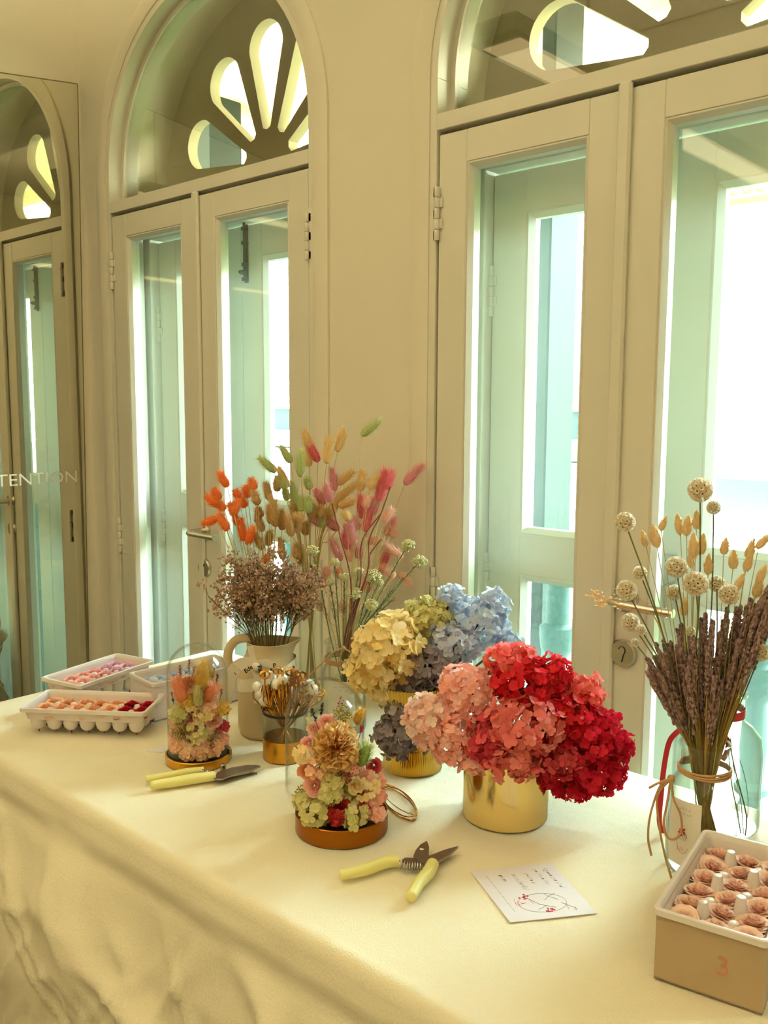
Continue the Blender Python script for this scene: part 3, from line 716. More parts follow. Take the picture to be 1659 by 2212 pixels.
for a in [
    (842, 1400, 78, 74, -.01, 'pet_yellow', 'large butter-yellow hydrangea head, upper left of the pleated gold vase'),
    (795, 1452, 52, 46, .0, 'pet_yellow', 'smaller butter-yellow hydrangea head at the far left, beside the glass dome'),
    (835, 1480, 40, 36, -.02, 'pet_yellow', 'lowest small butter-yellow hydrangea head, just above the grey blooms'),
    (925, 1338, 62, 46, .04, 'pet_green', 'yellow-green hydrangea head at the top between yellow and blue'),
    (895, 1385, 34, 40, .02, 'pet_green', 'narrow olive-green hydrangea head tucked beside the yellow ones'),
    (1035, 1345, 66, 54, .04, 'pet_blue', 'large sky-blue hydrangea head at the top right of the pleated vase'),
    (975, 1290, 28, 26, .05, 'pet_blue', 'small sky-blue hydrangea tuft sticking up highest of the blue ones'),
    (1066, 1305, 36, 34, .05, 'pet_blue', 'small sky-blue hydrangea tuft at the upper right of the blue head'),
    (1096, 1388, 26, 28, .03, 'pet_blue', 'small sky-blue hydrangea tuft just above the red blooms'),
    (978, 1392, 58, 42, .0, 'pet_blue_grey', 'blue-grey hydrangea head below the sky-blue one'),
    (935, 1440, 62, 46, -.01, 'pet_grey', 'slate grey hydrangea head in the middle of the pleated vase'),
    (872, 1520, 50, 60, -.015, 'pet_grey', 'slate grey hydrangea head hanging over the left rim of the pleated vase'),
    (868, 1592, 64, 44, -.02, 'pet_grey', 'lowest slate grey hydrangea head in front of the vase waist')]:
    px, py, rx, ry, off, pm, lab = a
    hydrangea(px, py, rx, ry, V1, off, pm, lab, G1, b1, fl=.0125 if pm == 'pet_yellow' else .0095 if pm != 'pet_green' else .0065)
for a in [
    (925, 1555, 56, 58, -.01, 'pet_pale_pink', 'pale pink hydrangea head at the far left over the gold pot', .0085),
    (1010, 1488, 62, 52, .01, 'pet_salmon', 'salmon pink hydrangea head at the upper left of the gold pot', .0085),
    (990, 1590, 70, 66, -.015, 'pet_salmon', 'salmon pink hydrangea head hanging over the left rim of the gold pot', .0085),
    (1105, 1425, 62, 36, .02, 'pet_lightcoral', 'bright coral hydrangea head at the very top of the gold pot bunch', .0085),
    (1130, 1475, 76, 58, .0, 'pet_red', 'scarlet hydrangea head at the top middle of the bunch', .0085),
    (1195, 1460, 38, 46, .01, 'pet_red', 'small scarlet hydrangea head sticking up right of the middle', .008),
    (1258, 1500, 48, 46, .02, 'pet_lightcoral', 'loose coral hydrangea head at the upper right of the bunch', .007),
    (1215, 1545, 74, 58, -.005, 'pet_red', 'scarlet hydrangea head right of the middle of the bunch', .0085),
    (1135, 1565, 86, 62, -.045, 'pet_coral', 'large dusty coral hydrangea head at the front of the bunch', .0105),
    (1065, 1600, 62, 62, -.035, 'pet_rose', 'deep rose hydrangea head at the front left over the pot rim', .0095),
    (1105, 1638, 74, 40, -.05, 'pet_coral', 'dusty coral hydrangea head hanging in front of the pot rim', .0105),
    (1270, 1590, 82, 66, -.01, 'pet_crimson', 'large crimson hydrangea head at the right of the bunch', .008),
    (1205, 1635, 60, 46, -.03, 'pet_rose', 'deep rose hydrangea head over the right rim of the pot', .009),
    (1290, 1662, 62, 56, -.01, 'pet_crimson', 'crimson hydrangea head hanging lowest at the right', .0085),
    (1235, 1700, 46, 26, -.01, 'pet_crimson', 'small crimson hydrangea cluster dangling beside the gold pot', .0085),
    (1188, 1668, 20, 32, -.035, 'pet_crimson', 'narrow crimson hydrangea tuft hanging down against the gold pot', .0075),
    (1340, 1612, 26, 38, -.01, 'pet_crimson', 'small crimson hydrangea tuft at the far right tip of the bunch', .008),
    (1035, 1650, 36, 22, -.045, 'pet_salmon', 'small salmon hydrangea tuft over the left rim of the pot', .008)]:
    px, py, rx, ry, off, pm, lab, fl = a
    hydrangea(px, py, rx, ry, V2, off, pm, lab, G2, b2, fl=fl)

# ---------------------------------------------------------------- bottle vases
glass('vessel_glass', (.975, .99, .98), (.62, .70, .66), refl=.7, base=.03, pw=3.6)
glass('dome_glass', (.99, .995, .99), (.78, .82, .78), refl=.8, base=.025, pw=5.5)
mat('twine', (196, 156, 112), .9, c2=(160, 122, 84), ns=90, bump=.0006, bs=300); mat('paper', (246, 242, 238), .7); mat('card_paper', (240, 236, 248), .55)
mat('ink', (90, 92, 100), .7); mat('ink_red', (176, 20, 60), .7); mat('ink_pink', (232, 90, 120), .7); mat('red_ribbon', (196, 16, 44), .4, c2=(160, 10, 30)); mat('red_ink', (196, 122, 88), .7)
def vessel(c, prof, w=.0022, n=56):
    """thin-walled glass: outer profile then inner back down"""
    inner = [(max(r - w, .001), z + (w if i < 1 else 0)) for i, (r, z) in enumerate(prof)][::-1]
    return lathe(prof + inner, n, True, True)
def label_on(parent, c, r, ang, z0, z1, halfw, sgn=1):
    """paper label wrapped on a round bottle with small drawing"""
    m = MB(); V = []; n = 10
    for i in range(n + 1):
        a = ang - halfw + 2 * halfw * i / n
        for z in (z0, z1): V.append((c[0] + (r + .0006) * math.cos(a), c[1] + (r + .0006) * math.sin(a), c[2] + z))
    m.add((V, [(2 * i, 2 * i + 2, 2 * i + 3, 2 * i + 1) for i in range(n)]))
    lb = m.build('paper_label', 'paper', parent, smooth=180)
    def on(u, v, e=.0010): a = ang + u * halfw; return np.array([c[0] + (r + e) * math.cos(a), c[1] + (r + e) * math.sin(a), c[2] + z0 + (z1 - z0) * v])
    g_, rd, pk = MB(), MB(), MB()
    cc = [on(.35 * math.cos(a), .36 + .16 * math.sin(a)) for a in np.linspace(.6, 5.9, 24)]; g_.add(tube(cc, .00022, 4))
    for (u, v) in ((-.5, .86), (-.3, .86), (-.1, .88), (.1, .88), (.3, .87), (-.2, .80), (0, .80), (.2, .79), (.35, .80)):
        g_.add(tube([on(u, v), on(u + .06, v + .02), on(u + .1, v - .005)], .00022, 4))
    for k in range(9): p = on(.0 + .35 * RNG.normal() * .4, .55 + .06 * RNG.normal()); rd.add(ellipsoid(.0016, .0016, .0016, 6, 4), at=p)
    for k in range(4): g_.add(tube([on(-.05 + .1 * k, .5), on(-.2 + .12 * k, .40)], .0002, 4))
    for k in range(6): pk.add(tube([on(-.3 + .08 * k, .22 + .03 * (k % 2)), on(-.26 + .08 * k, .30 - .04 * (k % 2))], .00025, 4))
    g_.build('ink_drawing', 'ink', lb); rd.build('berry_print', 'ink_red', lb); pk.build('pink_sketch', 'ink_pink', lb)
def toward(c, px): q = N(px, 1600, c); h = -VH(c); side = np.array([-h[1], h[0], 0]); return q
VB = base_at(1510, 1908, .0495)
camang = lambda c: math.atan2(CAM[1] - c[1], CAM[0] - c[0])
t = thing('bottle_vase', 'clear glass bottle vase with twine bow and white label, holding the lavender', 'vase', VB)
bp_ = [(.040, 0), (.0475, .002), (.0495, .008), (.0495, .112), (.047, .125), (.040, .137), (.0345, .144), (.033, .150), (.033, .178), (.036, .181), (.0375, .185), (.036, .189), (.033, .1895)]
MB().add(vessel(VB, bp_), at=VB).build('glass_body', 'vessel_glass', t, smooth=60)
label_on(t, VB, .0495, camang(VB) - .52, .018, .115, .50)
def twine_ring(m, c, r, z, r0=.0017, turns=2):
    for k in range(turns): m.add(tube([c + np.array([(r + r0) * math.cos(a), (r + r0) * math.sin(a), z + k * .0034 + .001 * math.sin(a * 2 + k)]) for a in np.linspace(0, 2 * PI, 40)], r0, 6))
tw = MB(); twine_ring(tw, VB, .034, .146, .0019, 3)
def npx(pts, c, off): return smoothpath([N(x, y, c, off + (0 if len(p) < 3 else 0)) for p in [0] for x, y in []] or [N(x, y, c, off) for x, y in pts], 6)
kn = (1450, 1682)
tw.add(ellipsoid(.006, .005, .006, 8, 6), at=N(*kn, VB, -.036))
for path in ([kn, (1425, 1690), (1402, 1702)], [kn, (1425, 1700), (1405, 1760), (1400, 1810), (1407, 1848)], [kn, (1420, 1720), (1425, 1790), (1437, 1850), (1452, 1903)],
             [kn, (1440, 1740), (1434, 1780), (1442, 1808), (1458, 1812), (1472, 1795), (1470, 1760), (1455, 1725), kn]):
    tw.add(tube(npx(path, VB, -.053), .0017, 6))
tw.build('twine_bow', 'twine', t)
VK = T(1542, 1778); VK[2] = TZ
t = thing('glass_bottle', 'wide clear glass bottle behind the lavender vase, red ribbon round its neck', 'vase', VK)
kp = [(.058, 0), (.066, .002), (.068, .01), (.068, .125), (.064, .148), (.052, .163), (.040, .172), (.037, .18), (.037, .212), (.041, .215), (.041, .219), (.037, .22)]
MB().add(vessel(VK, kp), at=VK).build('glass_body', 'vessel_glass', t, smooth=60)
r_ = MB()
def ribbon(m, pts, w, wdir=(0, 0, 1), th=.0004):
    pts = [np.asarray(p, float) for p in pts]; V = []; n = len(pts)
    for k, p in enumerate(pts):
        d = unit(pts[min(k + 1, n - 1)] - pts[max(k - 1, 0)]); wd_ = np.asarray(wdir[k] if isinstance(wdir, list) else wdir, float); wd_ = unit(wd_ - d * (wd_ @ d)); nn = np.cross(d, wd_)
        for a, b in ((-1, -1), (1, -1), (1, 1), (-1, 1)): V.append(p + wd_ * a * w / 2 + nn * b * th / 2)
    F = [(4 * k + i, 4 * k + (i + 1) % 4, 4 * k + 4 + (i + 1) % 4, 4 * k + 4 + i) for k in range(n - 1) for i in range(4)] + [(3, 2, 1, 0), (4 * n - 4, 4 * n - 3, 4 * n - 2, 4 * n - 1)]
    m.add((V, F))
ribbon(r_, [VK + np.array([.0385 * math.cos(a), .0385 * math.sin(a), .188]) for a in np.linspace(0, 2 * PI, 40)], .014)
ribbon(r_, npx([(1478, 1575), (1462, 1582), (1445, 1605), (1434, 1660), (1428, 1720), (1424, 1770), (1430, 1800)], VK, -.078), .008, (1, .2, .3))
ribbon(r_, npx([(1555, 1578), (1572, 1600), (1570, 1625), (1560, 1642)], VK, -.060), .008, (1, .2, .3))
r_.build('red_ribbon', 'red_ribbon', t, smooth=60)
# small jar with label behind the tilted dome
VJ = base_at(742, 1592, .047)
t = thing('jar_vase', 'clear glass jar with twine and printed label, holding the rice flowers', 'vase', VJ)
jp = [(.038, 0), (.0455, .002), (.047, .008), (.047, .112), (.045, .125), (.040, .136), (.0365, .142), (.036, .148), (.036, .178), (.039, .182), (.039, .188), (.036, .189)]
MB().add(vessel(VJ, jp), at=VJ).build('glass_body', 'vessel_glass', t, smooth=60)
label_on(t, VJ, .047, camang(VJ) - .1, .02, .115, .62)
tw = MB(); twine_ring(tw, VJ, .036, .146, .0018, 3)
tw.add(ellipsoid(.006, .005, .005, 8, 6), at=N(742, 1400, VJ, -.04))
for path in ([(742, 1400), (722, 1408), (700, 1428), (672, 1456), (660, 1475)], [(742, 1400), (735, 1422), (748, 1432), (758, 1412), (742, 1400)]): tw.add(tube(npx(path, VJ, -.05), .0017, 6))
tw.build('twine_bow', 'twine', t)
# tall narrow vase
VT = T(672, 1535); VT[2] = TZ
t = thing('tall_glass_vase', 'tall narrow clear glass cylinder vase holding the coloured bunny tail grasses', 'vase', VT)
rimT = N(672, 1212, VT); HT = rimT[2] - TZ
MB().add(vessel(VT, [(.026, 0), (.027, .003), (.027, HT - .004), (.0275, HT)], .0025), at=VT).build('glass_body', 'vessel_glass', t, smooth=60)

# ---------------------------------------------------------------- bunny tails
VP = base_at(578, 1603, .056); HP = N(590, 1382, VP)[2] - TZ             # the pitcher, built below
TAILC = {'orange': ((252, 138, 66), (255, 186, 124)), 'tan': ((212, 178, 124), (240, 214, 168)), 'golden': ((244, 214, 146), (252, 234, 192)), 'green': ((192, 206, 130), (234, 240, 196)),
         'crimson': ((230, 108, 130), (250, 172, 180)), 'mauve': ((232, 150, 168), (252, 210, 214)), 'peach': ((252, 196, 174), (255, 230, 216))}
TMESH = {}
tails_v = [tail() for _ in range(2)]
for k, (a, b) in TAILC.items():
    mat('tail_' + k, a, .9, c2=b, tint=True, trans=.35, spec=.1)
    TMESH[k] = [tails_v[i].mesh('tail', 'tail_' + k) for i in range(2)]
mat('stem_red', (122, 62, 50), .8)
ZX = lambda u, v: (400 + u / 2.9625, 880 + v / 2.9625)
BT = {'orange': '210,400,270,505;175,510,220,585;125,560,210,630;195,590,250,655;100,750,200,712;210,670,270,785;310,520,345,575;350,570,385,635;380,490,400,575;415,450,445,520;345,575,312,675;280,605,318,690;305,680,345,750;355,700,370,850;435,755,400,875;560,930,495,990;485,990,445,1030',
 'tan': '430,520,465,620;455,630,485,700;450,680,495,790;515,470,540,590;550,560,580,760;535,620,550,740;620,640,620,780;655,680,680,820;545,780,530,880;440,800,495,905;605,825,625,970;725,700,715,800;775,730,768,810;715,860,710,960;585,430,590,535;735,900,735,1000;690,600,700,700;820,600,800,700',
 'golden': '760,130,795,260;928,175,905,355;1015,130,975,280;760,260,795,375;1085,395,980,490;1100,490,965,590;1135,390,1125,530;1090,600,985,630;590,370,655,510;945,640,915,690;1010,660,1050,720;1240,430,1180,520;870,600,860,700;690,690,760,720;1000,560,930,670',
 'green': '465,315,580,410;605,235,675,350;740,260,740,440;630,500,655,590;680,460,705,620;1258,80,1130,178;770,440,800,520;790,560,790,670;730,560,745,660;850,700,880,760;600,400,640,520',
 'crimson': '785,215,850,345;1285,385,1240,595;1325,395,1295,520;1120,550,1130,705;1190,630,1150,790;1312,890,1260,1010;1015,800,1045,910;1175,1080,1160,1180',
 'mauve': '940,380,955,530;895,480,930,600;830,510,885,620;1527,358,1405,490;825,660,980,780;785,700,870,745;930,830,995,980;1050,720,1080,880;1340,690,1310,790;1085,690,1100,780;1100,880,1115,960;1230,580,1200,680;1020,740,1060,860',
 'peach': '1205,560,1205,660;1335,640,1270,730;1290,750,1300,820;1150,860,1245,850;1265,865,1390,960;1275,1040,1340,1080;1450,1140,1370,1065;905,1010,905,1075;970,1020,995,1085;880,1080,885,1145;1010,1240,1010,1310;855,1225,872,1300;1240,1010,1290,1060;1180,560,1150,640;1350,760,1330,830;1060,900,1050,980'}
TL = {'orange': 'bright orange bunny tail grass head at the left of the fan', 'tan': 'tan brown bunny tail grass head in the middle left of the fan', 'golden': 'golden yellow bunny tail grass head among the upper middle', 'green': 'pale green bunny tail grass head standing high in the fan',
      'crimson': 'deep crimson pink bunny tail grass head on the right side', 'mauve': 'soft mauve pink bunny tail grass head on the right side', 'peach': 'pale peach pink fluffy bunny tail grass head at the right'}
SPEC = {('green', 5): 'lone pale green bunny tail leaning far right above all the others', ('mauve', 3): 'mauve pink bunny tail sticking out farthest to the right', ('crimson', 0): 'dark rose bunny tail highest among the golden ones', ('orange', 0): 'orange bunny tail at the top left of the orange ones',
        ('orange', 4): 'orange bunny tail lying level above the door lever', ('green', 0): 'curled dark green bunny tail at the upper left of the fan', ('golden', 2): 'golden bunny tail at the very top beside the lone green one', ('golden', 0): 'golden bunny tail at the very top touching the dark rose one',
        ('golden', 1): 'upright golden bunny tail left of the topmost golden one', ('orange', 15): 'orange bunny tail low down over the brown statice', ('orange', 16): 'orange bunny tail lowest of all, tangled in the brown statice', ('peach', 6): 'peach bunny tail hanging to the right beside the door hinge',
        ('crimson', 5): 'crimson bunny tail hanging low at the right above the rice flowers', ('crimson', 1): 'tall crimson bunny tail at the right, left one of the upper pair', ('crimson', 2): 'tall crimson bunny tail at the right, right one of the upper pair', ('green', 1): 'pale green bunny tail with ragged tip before the far window'}
mat('tail_stem', (196, 178, 112), .8)
for col, ss in BT.items():
    for i, q in enumerate(ss.split(';')):
        tx, ty, bx_, by_ = map(float, q.split(','))
        off = float(RNG.uniform(-.05, .05))
        if i % 3 == 0: off *= .3
        hb = N(*ZX(bx_, by_), VT, off); ht = N(*ZX(tx, ty), VT, off + RNG.uniform(-.01, .01))
        low = bx_ > 1000 or (by_ > 960 and bx_ > 700); pit = bx_ < 640 and by_ > 440
        src = VP if pit else VJ if low else VT
        z0 = .01; a = RNG.random() * 6.28; foot = src + np.array([.018 * math.cos(a), .018 * math.sin(a), z0])
        HR = HP - .004 if pit else .186 if low else HT
        rim = src + np.array([0, 0, HR]); dd = hb - rim; dd[2] = 0; L = np.linalg.norm(dd)
        rr = .040 if pit else .034 if low else .0225; rimp = rim + dd / (L + 1e-6) * min(rr - .004, L * .5)
        foot = src + (-(dd) / (L + 1e-6)) * .016 + np.array([0, 0, z0])
        d = unit(ht - hb); ln = np.linalg.norm(ht - hb)
        t = thing('bunny_tail', SPEC.get((col, i), TL[col]), 'dried flower', foot, None if (col, i) in SPEC else col + ' bunny tails in the glass vases')
        if (col, i) in SPEC: t['group'] = 'bunny tails in the tall glass vase'
        place('flower_head', TMESH[col][i % 2], t, hb - d * .002, d, (max(.85 * ln, .048),) * 2 + (ln,))
        up_l = hb[2] - rimp[2]; ctrl = [foot, rimp, rimp * .5 + hb * .5 + np.array([0, 0, min(.02, max(0, up_l) * .12)]), hb]
        MB().add(tube(smoothpath(ctrl, 5), .0007, 5)).build('stem', 'tail_stem', t)
# bare reddish twigs through the pink grasses
for k, (pts, lab) in enumerate([([(0, 0), (757, 1250), (737, 1168), (717, 1088)], 'slender reddish brown twig leaning left through the mauve grasses'),
        ([(0, 0), (794, 1235), (798, 1165), (822, 1112), (843, 1052)], 'reddish brown twig reaching up right to the crimson grasses'),
        ([(0, 0), (794, 1235), (798, 1200), (824, 1164)], 'short reddish brown twig on the right'),
        ([(0, 0), (778, 1260), (782, 1170), (822, 1110)], 'forked reddish brown twig in the right of the fan')]):
    p = smoothpath([VJ + np.array([.008 - .005 * k, 0, .01]), VJ + np.array([.012 - .006 * k, .01, .188])] + [N(x, y, VJ, .01 * k - .02) for x, y in pts[1:]], 6)
    tag(MB().add(tube(p, [.0018] * (len(p) // 2) + [.0014] * (len(p) - len(p) // 2), 6)).build('bare_twig', 'stem_red', org=p[0]), lab, 'dried flower', 'twigs among the bunny tails')

# ---------------------------------------------------------------- rice flowers in the jar
mat('rice_bloom', (226, 222, 160), .8, c2=(240, 240, 206), tint=True, trans=.2); mat('needle_green', (100, 118, 70), .8, c2=(72, 90, 52), tint=True)
rimJ = VJ + np.array([0, 0, .188])
def leafy_stem(m, path, r, leaf=.012, step=3, frm=.35):
    m.add(tube(path, r, 5)); n = len(path)
    for k in range(int(n * frm), n - 1, 1):
        for q in range(step):
            p = path[k] + (path[k + 1] - path[k]) * RNG.random(); d0 = unit(path[k + 1] - path[k]); a = RNG.normal(size=3); d = unit(a - d0 * (a @ d0) + d0 * 1.2)
            s_ = unit(np.cross(d, a + .01)); L = leaf * (.6 + .6 * RNG.random())
            m.add((np.array([p, p + d * L * .5 + s_ * .0007, p + d * L, p + d * L * .5 - s_ * .0007]), [(0, 1, 2, 3)]), tint=RNG.random())
for k, (u, v, r, lab) in enumerate([(815, 915, 42, 'creamy rice flower sprig farthest left, in front of the tall vase'), (955, 990, 34, 'small creamy rice flower sprig left of the middle'), (1018, 1085, 34, 'small creamy rice flower sprig low left of the middle'),
        (1080, 1190, 52, 'full creamy rice flower sprig low in the middle'), (1200, 1080, 58, 'full creamy rice flower sprig behind the middle'), (1110, 1050, 34, 'small creamy rice flower sprig behind the full middle one'), (1425, 880, 48, 'creamy rice flower sprig at the top right with long leafy stem'),
        (1500, 985, 52, 'creamy rice flower sprig farthest right, full headed'), (1240, 1120, 30, 'small creamy rice flower sprig right of the middle'), (925, 1120, 26, 'small creamy rice flower sprig low at the left of the jar'), (1395, 1090, 0, 'long green needle-leaved sprig without blossom at the right'),
        (1190, 1260, 44, 'low creamy rice flower sprig just above the yellow hydrangea'), (1330, 1230, 0, 'short green needle-leaved sprig leaning right over the jar')]):
    off = float(RNG.uniform(-.03, .03)); c = N(*ZX(u, v), VJ, off); rr = r / 2.96 * scale_at(c)
    dd = c - rimJ; dd[2] = 0; L = np.linalg.norm(dd) + 1e-6; rp = rimJ + dd / L * min(.028, L * .4); ft = VJ - dd / L * .02 + np.array([0, 0, .01])
    t = thing('rice_flower', lab, 'dried flower', ft, 'rice flower sprigs in the jar')
    path = smoothpath([ft, rp, rp * .5 + c * .5 + np.array([0, 0, .006]), c], 8)
    m = MB(); leafy_stem(m, path, .0011, .013, 5, .45)
    m.build('stem', 'needle_green', t)
    if r:
        m = MB(); n = int(90 + r * 3)
        for q in range(n):
            g_ = RNG.normal(size=3); g_ = g_ / np.linalg.norm(g_) * rr * RNG.random() ** .4; g_[2] *= .75
            m.add(ellipsoid(.0016, .0016, .0022, 5, 4), tint=RNG.random(), M=frame_of(RNG.normal(size=3)), at=c + g_)
        for q in range(8): g_ = RNG.normal(size=3) * rr * .5; m.add(tube([c - np.array([0, 0, rr]), c + g_], .0005, 4), tint=.2)
        m.build('blossom', 'rice_bloom', t)

# ---------------------------------------------------------------- pitcher with ribbon, statice
mat('stoneware', (206, 188, 154), .75, c2=(198, 178, 142), ns=5, bump=.0003, bs=200); mat('satin', (246, 238, 226), .38, c2=(236, 226, 208)); mat('print_black', (50, 44, 44), .6)
t = thing('ceramic_pitcher', 'matte beige ceramic pitcher with a loop handle, holding brown statice', 'pitcher', VP)
hv = VH(VP); side = np.array([hv[1], -hv[0], 0])                         # image right
prof = [(.048, 0), (.055, .004), (.059, .018), (.0595, .10), (.0585, HP * .72), (.052, HP * .80), (.0455, HP * .86), (.0445, HP * .93), (.0475, HP)]
V, F = lathe(prof + [(r - .003, z) for r, z in prof[::-1][:6]] + [(.0, HP * .6)], 56, True, False); V = np.array(V)
for i, q in enumerate(V):                                                # pull the spout out to the right, and lean the neck to the right
    w_ = min(1, max(0, (q[2] - HP * .74) / (HP * .26))); r = math.hypot(q[0], q[1]) + 1e-9; al = (q[0] * side[0] + q[1] * side[1]) / r
    s_ = max(0, al) ** 8 * w_ ** 1.5 * .016; q[0] += side[0] * (s_ + .007 * w_); q[1] += side[1] * (s_ + .007 * w_); q[2] += .004 * max(0, al) ** 8 * w_
MB().add((V, F), at=VP).build('pitcher_body', 'stoneware', t, smooth=50)
hp = smoothpath([N(x, y, VP) for x, y in [(548, 1384), (530, 1378), (508, 1384), (494, 1405), (493, 1430), (505, 1452), (526, 1466)]], 6)
MB().add(tube(hp, .0062, 12, flat=1.5)).build('handle', 'stoneware', t)
# ribbon round the shoulder with bow and tails
r_ = MB(); zr = HP * .66
ring_p = [VP + np.array([.0600 * math.cos(a), .0600 * math.sin(a), zr + .016 * math.sin(a - math.atan2(side[1], side[0]) + PI / 2) * 0 + .02 * math.cos(a - math.atan2(side[1], side[0]))]) for a in np.linspace(0, 2 * PI, 48)]
ribbon(r_, ring_p, .026)
up_ = (0, 0, 1)
ribbon(r_, npx([(553, 1440), (532, 1432), (512, 1440), (498, 1462), (490, 1490), (486, 1520)], VP, -.068), .024, [unit(side * a_ + np.array([0, 0, 1 - a_])) for a_ in np.linspace(.15, .95, 31)])
ribbon(r_, npx([(553, 1436), (548, 1425), (543, 1412), (540, 1396)], VP, -.066), .011, side)
ribbon(r_, npx([(553, 1438), (560, 1460), (563, 1490), (560, 1520)], VP, -.070), .022, side)
ribbon(r_, npx([(553, 1440), (572, 1434), (590, 1440), (592, 1452), (575, 1452), (553, 1444)], VP, -.070), .020, up_)
r_.add(ellipsoid(.009, .008, .009, 10, 8), at=N(553, 1440, VP, -.068))
rb = tag(r_.build('satin_ribbon', 'satin', org=VP + np.array([0, 0, zr]), smooth=60), 'cream satin ribbon printed with black letters, tied in a bow round the pitcher', 'ribbon')
m = MB()
for s_, px, py, rot, sz in (('Ede', 536, 1446, .62, .012), ('Edel', 562, 1447, -1.35, .011), ('P', 592, 1438, .2, .012), ('l', 508, 1456, .7, .009)):
    V, F = text_mesh(s_, sz, .0001, shear=.15, bold=.0003); V = np.array(V); cr_, sr_ = math.cos(rot), math.sin(rot); o_ = N(px, py, VP, -.0755)
    m.add((np.array([o_ + side * (v[0] * cr_ - v[1] * sr_) + np.array([0, 0, 1]) * (v[0] * sr_ + v[1] * cr_) for v in V]), F))
LOC[rb.name] = VP + np.array([0, 0, zr]); m.build('printed_letters', 'print_black', rb, smooth=0)
# statice
mat('statice_bloom', (240, 212, 190), .9, c2=(196, 160, 134), tint=True, trans=.2); mat('statice_stem', (110, 96, 54), .9, c2=(70, 62, 36), tint=True)
rimP = VP + np.array([0, 0, HP]) + side * .008
bud = merge([(petal_grid(.45, 1, .3, 2, 2)[0] @ frame_of(d).T[[2, 0, 1]], petal_grid(.35, 1, .3, 2, 2)[1]) for d in ((.7, 0, .7), (-.35, .6, .7), (-.35, -.6, .7), (0, 0, 1))])
ST = [(150, 1212), (205, 1170), (320, 985), (300, 1100), (345, 1050), (300, 1190), (400, 1000), (430, 1090), (370, 1160), (340, 1240), (460, 970), (500, 1040), (450, 1180), (520, 1140), (500, 1230), (560, 980), (560, 1080), (600, 1160), (590, 1230), (640, 1000), (650, 1090), (640, 1200), (700, 1050), (710, 1150), (690, 1230), (780, 1080), (800, 1130), (760, 1200), (830, 1100), (420, 1260), (540, 1290)]
for k, (u, v) in enumerate(ST):
    off = float(RNG.uniform(-.035, .035)); c = N(*ZX(u, v), VP, off)
    dd = c - rimP; dd[2] = 0; L = np.linalg.norm(dd) + 1e-6; rp = rimP + dd / L * min(.036, L * .55) + np.array([0, 0, -.004]); ft = VP - dd / L * .015 + np.array([0, 0, .02])
    lab = {0: 'brown statice sprig reaching farthest left of the pitcher', 1: 'thin brown statice sprig above the farthest left one', 28: 'brown statice sprig farthest right, against the tall vase', 10: 'brown statice sprig rising under the low orange bunny tail'}.get(k, 'brownish mauve dried statice sprig in the dense bunch above the pitcher')
    t = thing('statice_sprig', lab, 'dried flower', ft, 'statice sprigs in the pitcher' if k not in (0, 1, 28, 10) else 'outlying statice sprigs')
    path = smoothpath([ft, rp, rp * .45 + c * .55 + np.array([0, 0, .004]), c], 5)
    ms, mf = MB(), MB(); ms.add(tube(path, .0009, 5), tint=.3)
    nb = 15 if k > 1 else 5; d0 = unit(path[-1] - path[-3])
    for b_i in range(nb):
        a = path[len(path) - 1 - int(RNG.integers(0, 6))]; dr = unit(d0 + RNG.normal(size=3) * .75); e = a + dr * RNG.uniform(.008, .026)
        ms.add(tube([a, a * .5 + e * .5 + np.array([0, 0, .002]), e], .0005, 4), tint=RNG.random())
        for q in range(12): mf.add((bud[0] * RNG.uniform(.0035, .0062), bud[1]), tint=RNG.random(), M=frame_of(dr + RNG.normal(size=3) * .6), at=e + RNG.normal(size=3) * .0062)
    for q in range(3):
        j = len(path) // 2; ms.add(tube([path[j - q], path[j - q] + unit(d0 + RNG.normal(size=3) * .3) * .05], .0006, 4), tint=RNG.random())
    ms.build('stem', 'statice_stem', t); mf.build('blossom', 'statice_bloom', t)

# ---------------------------------------------------------------- tumbler of twist picks
VU = base_at(617, 1653, .043)
HU = N(617, 1530, VU)[2] - TZ
t = thing('pick_tumbler', 'glass tumbler with gold lower half and dark rim, full of gold and white ties', 'tumbler', VU)
MB().add(lathe([(.040, 0), (.043, .002), (.043, HU * .44), (.0425, HU * .44), (.040, .004), (0, .004)], 48, True, False), at=VU).build('gold_base', 'gold_brushed', t, smooth=35)
MB().add(vessel(VU, [(.0425, HU * .44), (.0425, HU - .003)], .002), at=VU).build('glass_wall', 'vessel_glass', t, smooth=60)
MB().add(lathe([(.043, HU - .005), (.0435, HU), (.041, HU), (.0405, HU - .005)], 48, False, False), at=VU).build('dark_rim', 'black_inside', t, smooth=60)
mat('tie_gold', (206, 150, 60), .22, 1.); mat('tie_brown', (150, 96, 48), .4, c2=(120, 70, 34)); mat('tie_white', (250, 244, 236), .3)
TK = [(562, 1500, 'w'), (556, 1485, 'w'), (567, 1492, 'w'), (570, 1514, 'w'), (575, 1470, 'w'), (582, 1462, 'w'), (590, 1470, 'w'), (573, 1457, 'g'), (600, 1450, 'g'), (610, 1468, 'w'), (628, 1452, 'g'), (640, 1456, 'b'), (622, 1475, 'b'), (605, 1485, 'b'), (635, 1470, 'b'), (650, 1458, 'g'), (655, 1475, 'b'), (648, 1490, 'g'), (668, 1480, 'w'), (676, 1490, 'w'), (690, 1497, 'g'), (664, 1500, 'b'), (590, 1500, 'b'), (616, 1502, 'g'), (632, 1496, 'w'), (598, 1478, 'w')]
